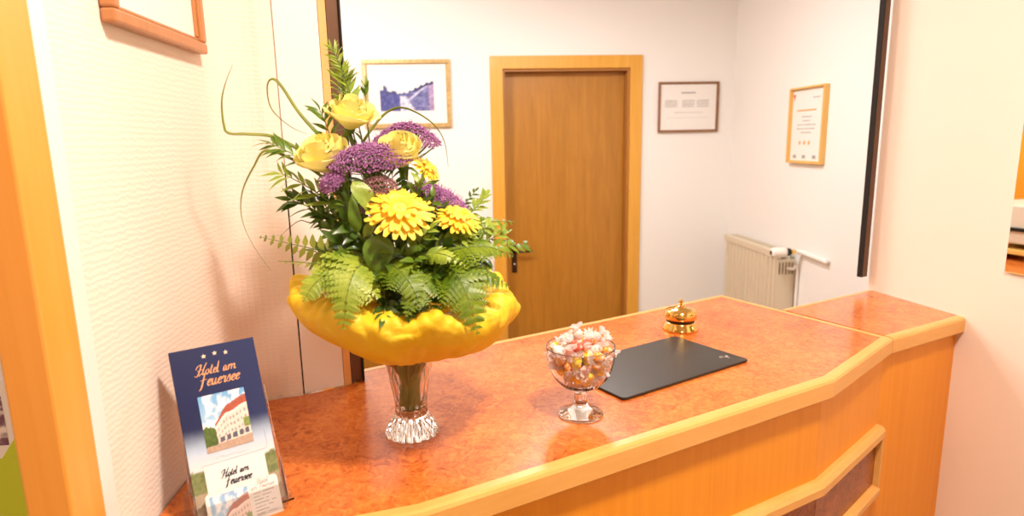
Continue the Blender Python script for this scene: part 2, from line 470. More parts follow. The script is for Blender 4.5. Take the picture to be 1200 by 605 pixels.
# ------------------------------------------------------------------ pictures
def framed(name, o, U, N, w, h, fw, dep, fmat, label, cat='picture', mat=M['paper_white'], lip=.004):
    """o = lower left corner on the wall, U along the wall, N out of the wall; returns the thing and a sheet origin"""
    o, U, N, V = Vector(o), Vector(U), Vector(N), Vector((0, 0, 1))
    t = empty(name, o + U * (w / 2) + N * .001, label, cat)
    f = MB()
    for u0, u1, v0, v1 in ((0, w, 0, fw), (0, w, h - fw, h), (0, fw, fw, h - fw), (w - fw, w, fw, h - fw)):
        f.obox(o + U * ((u0 + u1) / 2) + V * ((v0 + v1) / 2) + N * (.001 + dep / 2), U, V, N, (u1 - u0) / 2, (v1 - v0) / 2, dep / 2)
    # inner lip of the moulding
    for u0, u1, v0, v1 in ((fw, w - fw, fw, fw + lip), (fw, w - fw, h - fw - lip, h - fw), (fw, fw + lip, fw + lip, h - fw - lip), (w - fw - lip, w - fw, fw + lip, h - fw - lip)):
        f.obox(o + U * ((u0 + u1) / 2) + V * ((v0 + v1) / 2) + N * (.001 + dep * .35), U, V, N, (u1 - u0) / 2, (v1 - v0) / 2, dep * .35)
    f.build('picture_frame', fmat, t, bevel=min(.003, fw * .2))
    so = o + U * fw + V * fw + N * (.001 + dep * .35)
    m = MB(); slab(m, so, U, V, N, 0, w - 2 * fw, 0, h - 2 * fw, .001)
    m.build('sheet', mat, t)
    return t, so + N * .0011, U, V, N, w - 2 * fw, h - 2 * fw

def textline(mb, s, U, V, N, u0, u1, v, hgt, seed=0, dens=.8):
    """a line of tiny illegible words as a row of small bars"""
    r = random.Random(seed); u = u0
    while u < u1:
        ln = r.uniform(.006, .018); ln = min(ln, u1 - u)
        slab(mb, s, U, V, N, u, u + ln, v, v + hgt * r.uniform(.6, 1), .0002); u += ln + .003

# city photograph in gold frame on the back wall
def city(u, v):
    n = fbm(u * 9, v * 9, 3); n2 = fbm(u * 22, v * 22, 9)
    sky = (.80, .82, .78); roof = .52 + .30 * sm(.4, 1., u) - .02; left = .52 + .10 * n - .1 * sm(.0, .5, u)
    c = sky
    dark = lerp((.02, .03, .20), (.20, .22, .48), n * .9)
    if u < .45 and v < left + .12 * (n2 - .5) + (.12 if .06 < u < .14 else 0): c = dark
    elif u >= .38 and v < roof + .02 * math.sin(u * 60):
        c = lerp((.05, .06, .30), (.45, .46, .68), n2 * 1.1)
        if abs(v - (.25 + .50 * sm(.4, 1, u))) < .035: c = (.62, .63, .80)
        if u > .90: c = lerp((.40, .30, .50), (.60, .50, .66), n)
        if v > roof - .08 and u > .6: c = (.06, .07, .26)
    road = .42 + .22 * (.42 - v)
    if v < .42 and abs(u - road) < .05 + .22 * (.42 - v): c = lerp((.50, .52, .70), (.85, .86, .90), n2)
    elif v < .45 and u < .40: c = lerp((.03, .04, .28), (.25, .27, .55), n2)
    return tuple(min(.85, x ** 1.5 * (.45 + 1.1 * fbm(u * 34, v * 30, 17))) for x in c) if c != sky else c
t, s, U, V, N, w, h = framed('framed_picture', (-.567, YB, 1.667), (1, 0, 0), (0, -1, 0), .556, .427, .024, .022, M['goldframe'],
    'gold framed blue toned street photograph on the alcove wall behind the bouquet')
mb = MB(); picture(mb, s + U * .078 + V * .083, U, V, .345, .228, city, 70, 50); mb.build('photograph', M['print'], t, smooth=True)

# certificate right of the door
t, s, U, V, N, w, h = framed('framed_certificate', (1.372, YB, 1.606), (1, 0, 0), (0, -1, 0), .417, .331, .012, .018, M['brownframe'],
    'white certificate in thin brown frame right of the wooden door', 'certificate')
mb = MB(); slab(mb, s, U, V, N, .145, .245, .243, .252); mb.build('printed_heading', M['ink_soft'], t)
for cx in (.035, .155, .255):
    mb = MB()
    for k in range(4): textline(mb, s, U, V, N, cx, cx + .085, .155 + k * .013, .007, int(cx * 999) + k)
    mb.build('printed_column', M['ink_soft'], t)
for k, (a_, b_, v_, h_) in enumerate(((.10, .30, .115, .008), (.05, .33, .082, .004))):
    mb = MB(); textline(mb, s, U, V, N, a_, b_, v_, h_, 5 + k); mb.build('printed_line', M['ink_pale'], t)

# star certificate on the alcove's right wall
t, s, U, V, N, w, h = framed('framed_certificate', (1.90, 3.425, 1.420), (0, -1, 0), (-1, 0, 0), .335, .405, .010, .030, M['pineframe'],
    'three star certificate in yellow pine frame above the radiator', 'certificate')
mb = MB(); slab(mb, s, U, V, N, .05, .235, .268, .276); mb.build('printed_heading', M['ink_orange'], t)
for k in range(3): star(MB(), s + U * (.095 + .045 * k) + V * .10, U, V, N, .016).build('printed_star', M['ink_orange'], t)
for k, (a_, b_, v_) in enumerate(((.10, .20, .235), (.11, .19, .214), (.06, .24, .193), (.06, .23, .172), (.10, .20, .151), (.20, .27, .333))):
    mb = MB(); textline(mb, s, U, V, N, a_, b_, v_, .007, 20 + k); mb.build('printed_line', M['ink_soft'], t)
for a_ in (.035, .125, .225): slab(MB(), s, U, V, N, a_, a_ + .032, .016, .034).build('printed_emblem', M['ink_soft'], t)
mb = MB(); P = [s + U * .004 + V * .36, s + U * .030 + V * .36, s + U * .017 + V * .325]
mb.add(P + [p + N * .0004 for p in P], [(3, 4, 5), (0, 1, 4, 3), (1, 2, 5, 4), (2, 0, 3, 5)]); mb.build('corner_mark', M['ink_red'], t)

# picture on the left wall
t, s, U, V, N, w, h = framed('framed_certificate', (-.385, .762, 1.708), (0, 1, 0), (1, 0, 0), .266, .36, .016, .016, M['leftframe'],
    'large white document in chestnut frame high on the left wall', 'certificate', lip=.006)
for k in range(3):
    mb = MB(); textline(mb, s, U, V, N, .085, .165 - .01 * k, .060 + k * .016, .0016, 50 + k); mb.build('printed_line', M['ink_pale'], t)

# frameless mirror on the right wall
mU = Vector((t_ := (B - A).normalized()).to_tuple() + (0,)); mN = Vector((-nrm.x, -nrm.y, 0)); mo = Vector((B.x, B.y, 1.252)) + mN * .0015
mir = empty('wall_mirror', mo, 'frameless mirror at the right edge on the cream wall', 'mirror')
M['mirror'] = plain('mirror_silver', (.90, .88, .84), .0, 1.)
mb = MB(); slab(mb, mo + mN * .001, mU, (0, 0, 1), mN, .0, .55, .0, .75, .004); mb.build('mirror_glass', M['mirror'], mir)
mb = MB(); slab(mb, mo, mU, (0, 0, 1), mN, .003, .547, .003, .747, .001); mb.build('backing', M['rail_black'], mir)

# ------------------------------------------------------------------ radiator
XW = 1.90
rd = empty('radiator', (1.86, 3.62, .25), 'cream panel radiator under the star certificate', 'radiator')
y0, y1, z0, z1 = 3.30, 4.00, .32, .930
fb = MB()
# ribbed front panel facing into the alcove
prof = []; n = 14; st = (y1 - y0 - .02) / n
for i in range(n):
    ya = y0 + .01 + i * st
    prof += [(1.8035, ya), (1.788, ya + st * .16), (1.787, ya + st * .40), (1.788, ya + st * .64), (1.8035, ya + st * .80)]
prof = [(1.800, y0)] + prof + [(1.800, y1)]
vs = [(x, y, z0) for x, y in prof] + [(x, y, z1 - .045) for x, y in prof]; m = len(prof)
fb.add(vs, [(i, i + 1, m + i + 1, m + i) for i in range(m - 1)])
fb.box(1.804, 1.812, y0, y1, z0, z1 - .02)
fb.build('front_panel', M['rad'], rd)
MB().box(1.785, 1.806, y0 - .002, y1 + .002, z1 - .046, z1).build('top_rail', M['rad'], rd, bevel=.006)
MB().box(1.850, 1.866, y0, y1, z0, z1 - .03).build('rear_panel', M['rad'], rd, bevel=.003)
g = MB()
for i in range(34): g.box(1.808, 1.862, y0 + .012 + i * .0203, y0 + .020 + i * .0203, z1 - .012, z1 - .004)
g.box(1.862, 1.872, y0, y1, z1 - .016, z1 - .002); g.box(1.806, 1.811, y0, y1, z1 - .016, z1 - .002)
g.build('top_grille', M['rad'], rd)
ec = MB(); ec.box(1.786, 1.890, y0 - .012, y0 - .003, z0, .800)
for i in range(6): ec.box(1.786 + i * .0190, 1.795 + i * .0190, y0 - .012, y0 - .003, .800, .868)
ec.box(1.786, 1.890, y0 - .012, y0 - .003, .868, .884)
ec.build('end_cover', M['rad'], rd, bevel=.0015)
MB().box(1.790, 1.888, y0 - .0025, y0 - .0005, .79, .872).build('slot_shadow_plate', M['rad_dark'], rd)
AX = (Vector((0, 1, 0)), Vector((0, 0, 1)), Vector((1, 0, 0)))
yv, zv = 3.235, .938
kn = MB().lathe([(.012, 0), (.022, .002), (.026, .012), (.028, .04), (.028, .07), (.024, .085)], (1.715, yv, zv), 24, axis=AX, mod=lambda a, z, r: 1 + (.03 * math.cos(14 * a) if .01 < z < .075 else 0)).build('thermostat_knob', M['white_plastic'], rd, smooth=True)
MB().lathe([(.012, 0), (.012, .001)], (1.7135, yv, zv), 20, axis=AX).build('knob_cap', M['metal_dark'], kn)
MB().lathe([(.019, 0), (.021, .004), (.021, .022), (.017, .026)], (1.801, yv, zv), 20, axis=AX).build('collar', M['black_gap'], rd, smooth=True)
MB().lathe([(.011, 0), (.015, .003), (.015, .02), (.010, .022), (.010, .036)], (1.828, yv, zv), 6, axis=AX).build('valve_nut', M['brass'], rd)
MB().tube(crom([(1.863, yv, zv), (1.873, yv - .008, zv), (1.880, yv - .03, zv - .002), (1.880, yv - .14, zv - .006), (1.881, 2.975, zv - .010)], 5), .0125, 12).build('supply_pipe', M['pipe_white'], rd, smooth=True)
MB().tube([(1.845, y0 - .012, .835), (1.845, y0 - .034, .835)], .009, 10).build('lower_valve', M['white_plastic'], rd, smooth=True)
MB().tube(crom([(1.845, y0 - .034, .835), (1.862, y0 - .040, .835), (1.886, y0 - .042, .828), (1.888, y0 - .042, .5), (1.888, y0 - .042, .02)], 4), .0085, 10).build('return_pipe', M['pipe_white'], rd, smooth=True)
for yy in (y0 + .12, y1 - .12):
    MB().box(1.866, 1.8995, yy - .015, yy + .015, .70, .74).build('wall_bracket', M['rad'], rd)

# ------------------------------------------------------------------ the counter
P0, P1, P2, P3, P4, P5 = (-.382, .636), (-.055, .707), (.693, 1.045), (.9644, 1.2567), (.7554, 1.6977), (-.215, 1.2245)
edge_line = [P0, P1, P2, P3, P4, P5]
tail = [(-.205, 1.153), (-.2265, 1.1365), (-.291, 1.1035), (-.318, 1.0975), (-.345, 1.088), (-.366, 1.070), (-.378, 1.050), (-.382, 1.035)]
EW, ET = .021, .040
ctop = empty('counter_top', (.35, 1.2, CT - ET), 'large orange burl counter top with pale beech edging', 'counter top')
inner = [tuple(p) for p in offset(edge_line, EW)]
inner[0] = (P0[0], inner[0][1])
MB().prism(inner + tail, CT - ET + .002, CT).build('burl_surface', M['burl'], ctop)
sec = [(0, CT - ET + .004), (.004, CT - ET), (EW - .0002, CT - ET), (EW - .0002, CT + .0004), (.007, CT + .0004), (.0025, CT - .0015), (0, CT - .006)]
sweep(MB(), edge_line, sec).build('edge_band', M['edge'], ctop)

base = empty('reception_counter', (.35, 1.2, 0), 'faceted beech reception counter with burl inlay band below the large top', 'counter')
ins = offset([P0, P1, P2, P3], .022); ins = [tuple(p) for p in ins]
ins[3] = (.9560, 1.2725)
bk = offset([P0, P1, P2, P3], .042); bk = [tuple(p) for p in bk]; bk[3] = (.9425, 1.2870)
for nm, i in (('left_panel', 0), ('front_panel', 1), ('angled_panel', 2)):
    MB().prism([ins[i], ins[i + 1], bk[i + 1], bk[i]], .06, CT - ET - .0005).build(nm, M['panel'], base)
MB().prism([bk[0], bk[1], bk[2], bk[3], (.752, 1.65), (-.20, 1.19), (-.20, 1.10), (-.372, 1.02)], .0, CT - ET - .0005).build('carcass', M['panel'], base)
line = [ins[0], ins[1], ins[2], ins[3]]
def mould(z, hh, nm):
    s_ = [(0, z - hh), (-.016, z - hh), (-.020, z - hh + .004), (-.020, z - .010), (-.014, z - .002), (-.008, z), (0, z)]
    sweep(MB(), line, s_).build(nm, M['edge'], base)
mould(.906, .030, 'upper_moulding'); mould(.758, .026, 'lower_moulding')
for i, nm in ((0, 'burl_inlay'), (1, 'burl_inlay'), (2, 'burl_inlay')):
    a, b = Vector(ins[i]), Vector(ins[i + 1]); tt = (b - a).normalized(); nn = Vector((tt.y, -tt.x))
    q = [a + tt * .0002 + nn * .0004, b - tt * .0002 + nn * .0004, b - tt * .0002 + nn * .005, a + tt * .0002 + nn * .005]
    MB().prism([tuple(p) for p in q], .7585, .8755).build(nm, M['burl_dark'], base)
a, b = Vector(ins[2]), Vector(ins[3]); tt = (b - a).normalized(); nn = Vector((tt.y, -tt.x))
q = [b - tt * .010 + nn * .0055, b + nn * .0055, b + nn * .018, b - tt * .010 + nn * .018]
MB().prism([tuple(p) for p in q], .7588, .8752).build('end_moulding', M['edge'], base)

# lower right unit against the wall
Q0, Q1, Q2, Q3 = (.9690, 1.2610), (1.2600, 1.3880), (1.2050, 1.6880), (.8475, 1.5240)
stop_ = empty('side_counter_top', (1.05, 1.46, CT - ET), 'small burl top beside the right wall with beech front edge', 'counter top')
inn = [tuple(p) for p in offset([Q0, Q1], EW)]
inn[0] = (.9601, 1.2800); inn[1] = (1.2562, 1.4090)
bi = [tuple(p) for p in offset([Q2, Q3], .010)]
MB().prism([inn[0], inn[1], (1.2072, 1.677), (.8525, 1.5140)], CT - ET, CT - .0022).build('burl_surface', M['burl'], stop_)
mb = MB(); sweep(mb, [Q0, Q1], [(o, z - .002) for o, z in sec]); sweep(mb, [(1.2050, 1.687), (.8480, 1.5235)], [(0, CT - ET), (.0095, CT - ET), (.0095, CT - .0022), (0, CT - .0022)])
mb.build('edge_band', M['edge'], stop_)
sbase = empty('side_cabinet', (1.05, 1.46, 0), 'plain beech cabinet below the small top, touching the right wall', 'cabinet')
u0, u1 = Vector((.9605, 1.2805)), Vector((1.2555, 1.4085)); tt = (u1 - u0).normalized(); nn = Vector((-tt.y, tt.x))
MB().prism([tuple(u0), tuple(u1), tuple(u1 + nn * .018), tuple(u0 + nn * .018)], .06, CT - ET - .0005).build('front_panel', M['panel'], sbase)
MB().prism([tuple(u0 + nn * .019 + tt * .004), tuple(u1 + nn * .019 - tt * .01), (1.197, 1.665), (.868, 1.512)], 0, CT - ET - .0005).build('carcass', M['panel'], sbase)

# ------------------------------------------------------------------ desk pad and bell
zc = CT
B_, C_, D_ = Vector((.278, .999, 0)), Vector((.580, 1.156, 0)), Vector((.4858, 1.326, 0)); A_ = B_ + (D_ - C_)
pad = empty('desk_pad', ((B_ + D_) / 2 + Vector((0, 0, zc + .0006))), 'black leather writing pad between the goblet and the bell', 'desk pad')
def rounded(poly, r, k=5):
    out = []; n = len(poly)
    for i in range(n):
        p = poly[i]; a = (poly[i - 1] - p).normalized(); b = (poly[(i + 1) % n] - p).normalized()
        for j in range(k + 1):
            f = j / k; out.append(p + a * r * (1 - f) ** 2 + b * r * f ** 2)
    return out
MB().prism([(p.x, p.y) for p in rounded([A_, B_, C_, D_], .010)], zc + .0006, zc + .0056).build('leather_sheet', M['pad'], pad, bevel=.0012)
pu = (C_ - B_).normalized(); pv = (D_ - C_).normalized()
mb = MB(); lg = C_ - pu * .032 + pv * .060 + Vector((0, 0, zc + .0056))
# small embossed mark in the corner: a hook, a bar and a stalk
lg = lg + pu * .006 - pv * .022
for (a, b, c, d) in ((-.012, -.002, .004, .0055), (-.012, -.0105, -.001, .004), (-.002, .0085, -.002, .0), (.000, .0015, -.010, -.002), (.004, .0085, .002, .0035), (-.009, -.004, -.001, .0)):
    slab(mb, lg, pu, pv, (0, 0, 1), a, b, c, d, .0003)
mb.build('embossed_mark', M['silver'], pad)

bc = (.5225, 1.392, zc + .0005)
bell = empty('reception_bell', bc, 'round brass reception bell on the counter behind the black pad', 'bell')
MB().lathe([(.041, 0), (.0420, .002), (.0415, .004), (.038, .010), (.035, .016), (.034, .019), (.030, .020)], bc, 56).build('base', M['brass'], bell, smooth=True)
MB().lathe([(.0325, .0195), (.0325, .030)], bc, 48).build('gap_ring', M['black_gap'], bell, smooth=True)
MB().lathe([(.0310, .0275), (.0355, .0265), (.0370, .028), (.0375, .033), (.0370, .040), (.0345, .0465), (.029, .050), (.020, .0525), (.013, .054), (.012, .056), (.008, .0575)], bc, 56).build('dome', M['brass'], bell, smooth=True)
MB().lathe([(.0028, .057), (.0024, .064), (.0055, .0655), (.0066, .068), (.0052, .071), (.002, .0722)], bc, 28).build('push_button', M['brass'], bell, smooth=True)

# ------------------------------------------------------------------ goblet with candies
G = (.1935, .9585, zc + .0004)
gob = empty('glass_goblet', G, 'clear footed glass goblet full of wrapped sweets', 'goblet')
bowl_out = [(.0105, .046), (.020, .047), (.033, .054), (.044, .066), (.051, .080), (.0552, .096), (.0563, .110), (.0566, .1178), (.0567, .1188), (.0564, .1196), (.0560, .1199)]
bowl_in = [(.0555, .1196), (.0553, .1186), (.0551, .1175), (.0548, .110), (.0537, .096), (.0494, .0805), (.0423, .067), (.0315, .0560), (.018, .0500), (.004, .0488)]
prof = [(.034, 0), (.0372, .0012), (.0375, .003), (.034, .0048), (.024, .008), (.0155, .012), (.0115, .017), (.0100, .026), (.0100, .036)]
MB().lathe(prof + bowl_out[0:] + bowl_in, G, 56, mod=lambda a, z, r: 1 + (.05 * math.cos(8 * a) if r < .0125 and .015 < z < .042 else 0)).build('bowl', M['glass'], gob, smooth=True)

def candy_mat(name, col):
    m, nt, b = new_mat(name)
    v = tex_coord(nt); f = noise(nt, v, 150, 3)
    nt.links.new(ramp(nt, f, [(.50, col), (.66, (.86, .80, .76))]), b.inputs['Base Color'])
    b.inputs['Roughness'].default_value = .25
    return m
CM = {'yellow': candy_mat('yellow_candy', (.90, .58, .03)), 'orange': candy_mat('orange_candy', (.85, .32, .04)),
      'red': candy_mat('red_candy', (.75, .12, .07)), 'pink': candy_mat('pink_candy', (.85, .45, .40)), 'white': candy_mat('white_candy', (.82, .74, .66))}
m, nt, b = new_mat('clear_film')
b.inputs['Base Color'].default_value = (.92, .86, .85, 1); b.inputs['Roughness'].default_value = .18
b.inputs['Transmission Weight'].default_value = .25; b.inputs['IOR'].default_value = 1.1
tl = nt.nodes.new('ShaderNodeBsdfTranslucent'); tl.inputs['Color'].default_value = (.92, .86, .85, 1)
mx = nt.nodes.new('ShaderNodeMixShader'); mx.inputs[0].default_value = .45
nt.links.new(b.outputs[0], mx.inputs[1]); nt.links.new(tl.outputs[0], mx.inputs[2]); nt.links.new(mx.outputs[0], nt.nodes['Material Output'].inputs['Surface'])
M['film'] = m
def candy_meshes(seed):
    r = random.Random(seed)
    core = MB(); prof = []
    for i in range(9):
        q = -1 + 2 * i / 8; prof.append((max(.0015, .0078 * (1 - abs(q) ** 3.2) ** .5), q * .0105))
    core.lathe(prof, (0, 0, 0), 14, mod=lambda a, z, rr: 1 + .09 * math.sin(3 * a + z * 500 + seed) + .05 * math.sin(7 * a + seed))
    tw = []
    for sg in (-1, 1):
        e = MB(); k = 16; vs = []; ph = r.random() * 6
        for j in range(4):
            f = j / 3; rad = .0016 + .0078 * f ** .9; z = sg * (.0100 + .0100 * f)
            for i in range(k):
                a = 2 * PI * i / k
                rr = rad * (1 + .35 * f * math.cos(a * 5 + ph)); fl = .55 if i % 2 else 1.
                vs.append((rr * math.cos(a), rr * math.sin(a) * (.45 + .55 * (1 - f)), z + sg * .003 * f * math.sin(4 * a + ph)))
        e.add(vs, [(j * k + i, j * k + (i + 1) % k, (j + 1) * k + (i + 1) % k, (j + 1) * k + i) for j in range(3) for i in range(k)])
        tw.append(e)
    return core, tw
protos = {}
def mesh_of(mb, name, mat, smooth):
    me = bpy.data.meshes.new(name); me.from_pydata(mb.v, [], mb.f); me.materials.append(mat)
    for p in me.polygons: p.use_smooth = smooth
    return me
for ci, cn in enumerate(CM):
    protos[cn] = []
    for k in range(2):
        core, tw = candy_meshes(ci * 10 + k)
        protos[cn].append((mesh_of(core, 'sweet_core', CM[cn], True), [mesh_of(e, 'wrapper_end', M['film'], False) for e in tw]))
def place_candy(pos, rot, cn, k, label, group=None):
    core, tw = protos[cn][k]
    o = bpy.data.objects.new('wrapped_sweet', None); o.empty_display_size = .01; o.location = pos; o.rotation_euler = rot; C.objects.link(o)
    tag(o, label, 'sweet', group)
    c = bpy.data.objects.new('sweet_core', core); C.objects.link(c); c.parent = o
    for me in tw:
        e = bpy.data.objects.new('wrapper_end', me); C.objects.link(e); e.parent = o
rr = random.Random(21); spots = []
def bowl_r(z):
    q = (.119 - z) / .066; return .0525 * math.sqrt(max(0, 1 - q * q)) if z < .119 else .0525
tries = 0
while len(spots) < 84 and tries < 60000:
    tries += 1
    z = rr.uniform(.058, .134); a = rr.uniform(0, 2 * PI)
    lim = (bowl_r(z) - .0095) if z < .117 else .042 * math.sqrt(max(0, 1 - ((z - .108) / .024) ** 2))
    if lim <= 0: continue
    d = lim * math.sqrt(rr.random()); p = Vector((d * math.cos(a), d * math.sin(a), z))
    if all((p - q).length > .0152 for q in spots): spots.append(p)
order = ['yellow', 'orange', 'white', 'pink', 'yellow', 'white', 'orange', 'pink', 'yellow', 'red', 'white', 'orange']
for i, p in enumerate(spots):
    cn = order[i % len(order)]
    place_candy(Vector(G) + p, (rr.uniform(0, 6.3), rr.uniform(0, 6.3), rr.uniform(0, 6.3)), cn, i % 2,
                '%s sweet in a clear twist wrapper heaped in the glass goblet' % cn, '%s sweets in the goblet' % cn)
place_candy(Vector(G) + Vector((-.006, -.004, .140)), (.35, -.25, .2), 'white', 0, 'white sweet standing upright at the very top of the heap in the goblet')
place_candy(Vector(G) + Vector((.024, -.003, .133)), (.3, .75, .2), 'pink', 1, 'pink sweet with wrapper end poking up right of the top sweet')
place_candy(Vector(G) + Vector((-.010, -.030, .127)), (1.2, .3, .9), 'red', 0, 'red sweet at the front of the heap, just above the goblet rim')

# ------------------------------------------------------------------ brochure stand
BO = Vector((-.319, .703, CT + .006)); BU = Vector((.8499, .52694, 0)); BV = Vector((-.20374, .32862, .92223)); BN = Vector((.48596, -.7838, .38665))
bh = empty('brochure_holder', (-.30, .75, CT + .0005), 'clear acrylic brochure holder on the counter by the left wall', 'holder')
def bp(u, v, n=0): return BO + BU * (u / 1000) + BV * (v / 1000) + BN * (n / 1000)
hb = MB(); slab(hb, bp(-4, -3, -7.0), BU, BV, BN, 0, .108, 0, .150, .0025); hb.build('back_plate', M['acrylic'], bh)
hf = MB(); slab(hf, bp(-4, -3, 10.5), BU, BV, BN, 0, .108, 0, .030, .0022); hf.build('front_plate', M['acrylic'], bh)
for u in (-4.0, 102.0):
    P = [bp(u, -3, -4.4), bp(u, -3, 10.4), bp(u, 27, 10.4), bp(u, 100, -4.4)]
    P2 = [p + BU * .002 for p in P]
    MB().add(P + P2, [(3, 2, 1, 0), (4, 5, 6, 7), (0, 1, 5, 4), (1, 2, 6, 5), (2, 3, 7, 6), (3, 0, 4, 7)]).build('side_plate', M['acrylic'], bh)
cb = MB(); slab(cb, bp(2, -10, 18.5), BU, BV, BN, 0, .096, 0, .030, .002); slab(cb, bp(2, -10, 12.9), BU, BV, BN, 0, .096, 0, .002, .0055)
cb.build('card_pocket', M['acrylic'], bh)
bs = MB(); bs.prism([(-.333, .690), (-.222, .757), (-.275, .850), (-.372, .790)], CT + .0005, CT + .0028); bs.build('foot_plate', M['acrylic'], bh)

def hotel(u, v, soft=0):
    n = fbm(u * 6, v * 5, 11); n2 = fbm(u * 25, v * 25, 5)
    top = .46 + .28 * sm(.20, .58, u) + .14 * sm(.45, 1, u)      # eaves line
    sky = lerp((.16, .42, .75), (.55, .78, .92), 1 - v)
    c = lerp(sky, (.90, .92, .95), sm(.46, .66, n + .30 * (.8 - v)))
    body = u > .25
    if body and v < top:
        roof0 = top - (.05 + .10 * sm(.3, .7, u))
        if v > roof0: c = lerp((.34, .07, .04), (.45, .13, .08), n2)
        elif v > roof0 - .045: c = (.88, .80, .76)
        else:
            c = lerp((.80, .62, .55), (.88, .72, .64), n)
            rows = (roof0 - .045 - v) / (.095 + .03 * u); cols = (u - .28) * (17 - 4 * u)
            if rows - math.floor(rows) > .38 and rows - math.floor(rows) < .82 and cols - math.floor(cols) > .35 and cols - math.floor(cols) < .8:
                c = (.34, .33, .38)
            if v < .19 + .10 * u and v > .11 + .08 * u and (int(u * 22) % 3): c = (.10, .11, .15)
        if v > top - .03 and u > .62 and int(u * 46) % 2: c = (.28, .27, .30)
        if u > .86 and .30 < v < .46: c = lerp((.10, .18, .04), (.3, .4, .12), n2)
    if u < .26 and v < .40 + .12 * n2 - .4 * abs(u - .1): c = lerp((.03, .07, .02), (.14, .22, .05), n2)
    if v < .10 + .06 * u: c = lerp((.36, .26, .20), (.55, .42, .33), n2)
    if soft: c = lerp(c, (.86, .80, .76), .15)
    return c
def flyer(u, v):
    vv = v * 210; uu = u * 100
    n = fbm(u * 12, v * 20, 2)
    navy = lerp((.009, .017, .080), (.014, .028, .115), u)
    k = vv + .10 * (uu - 50) * -1
    if vv > 112: c = navy
    else:
        c = lerp((.46, .60, .78), navy, sm(78, 113, vv + 3 * (n - .5)))
        c = lerp((.66, .70, .74), c, sm(62, 86, vv))
    if vv < 56 + 8 * n and (uu < 18 or uu > 84): c = lerp((.06, .09, .03), (.30, .34, .14), fbm(u * 30, v * 60, 7))
    if vv < 34 and (uu < 18 or uu > 84): c = lerp((.30, .22, .15), (.5, .42, .3), n)
    return c
fl = empty('brochure', bp(50, 0, 2), 'navy blue hotel brochure with building photo standing in the clear holder', 'brochure')
mb = MB(); slab(mb, bp(0, 0, -4.2), BU, BV, BN, 0, .1, 0, .21, .0002)
mb.obox(bp(50, 105, .2), BU, BV, BN, .05, .105, .0012); mb.build('cover', plain('navy_card', (.014, .026, .11), .4), fl)
mb = MB(); picture(mb, bp(0, 0, 1.6), BU, BV, .1, .21, flyer, 50, 90); mb.build('printed_face', M['glossprint'], fl, smooth=True)
mb = MB(); picture(mb, bp(22.2, 78.5, 2.2), BU, BV, .0545, .070, hotel, 70, 80); mb.build('building_photo', M['glossprint'], fl, smooth=True)
for a_, b_ in ((37.6, 197.5), (50.7, 199), (63.6, 197.5)): star(MB(), bp(a_, b_, 1.7), BU, BV, BN, .0032).build('printed_star', M['star_foil'], fl)
mb = MB(); write(mb, 'Hotel am', bp(26, 174.5, 1.7), BU, BV, BN, 0, .047, .30, .24); write(mb, 'Feuersee', bp(26, 160, 1.7), BU, BV, BN, 0, .048, .30, .24)
mb.build('title', M['ink_gold'], fl)
# fold-out panel outline with rounded lower right corner
pts = crom([bp(13, 65.5, 2), bp(50, 65.8, 2), bp(84, 66, 2), bp(90, 68, 2), bp(91.6, 74, 2), bp(91.6, 92, 2)], 4)
mb = MB().tube(pts, .00035, 6); mb.tube(crom([bp(30, 70.0, 2), bp(36, 72.3, 2), bp(42, 69.8, 2), bp(50, 71.5, 2), bp(58, 70.3, 2), bp(68, 71, 2)], 4), .00025, 5)
mb.build('outline', M['line_blue'], fl)
mb = MB(); slab(mb, bp(15, 4, 1.8), BU, BV, BN, 0, .071, 0, .060, .0003); mb.build('address_panel', M['paper_white'], fl)
mb = MB(); write(mb, 'Hotel am', bp(33, 46.0, 2.2), BU, BV, BN, 0, .032, .30, .36); write(mb, 'Feuersee', bp(35, 35.4, 2.2), BU, BV, BN, 0, .031, .30, .36)
mb.build('address_print', M['ink'], fl)
# business cards in the front pocket
for k in range(4):
    card = empty('business_card', bp(50, -8, 14.3 + k * .9), 'white hotel visiting card at the front of the holder pocket' if k == 3 else 'white visiting card hidden behind the front visiting card', 'card', None if k == 3 else 'cards behind the front visiting card')
    nn_ = 14.2 + k * .8
    mb = MB(); cr = [bp(8, -14, nn_), bp(92, -14, nn_), bp(92, 30, nn_), bp(89.5, 33, nn_), bp(12, 33, nn_), bp(9, 30, nn_)]
    q = [p + BN * .0005 for p in cr]; m = len(cr)
    mb.add(cr + q, [tuple(range(m - 1, -1, -1)), tuple(range(m, 2 * m))] + [(i, (i + 1) % m, m + (i + 1) % m, m + i) for i in range(m)])
    mb.build('card_sheet', M['paper_white'], card)
    if k == 3:
        so = nn_ + .55
        mb = MB(); picture(mb, bp(13, -14, so), BU, BV, .043, .043, lambda u, v: hotel(u, v * .75 + .25, 1), 60, 55); mb.build('card_photo', M['glossprint'], card, smooth=True)
        mb = MB(); write(mb, 'Hotel', bp(67, 26.3, so), BU, BV, BN, 0, .0135, .25, .22); write(mb, 'am Feuersee', bp(59, 21.2, so), BU, BV, BN, 0, .0285, .25, .22)
        for j in range(7): textline(mb, bp(0, 0, so), BU, BV, BN, .061, .086 - .004 * (j % 3), .0165 - j * .0042, .0011, 90 + j)
        mb.build('card_print', M['ink_soft'], card)

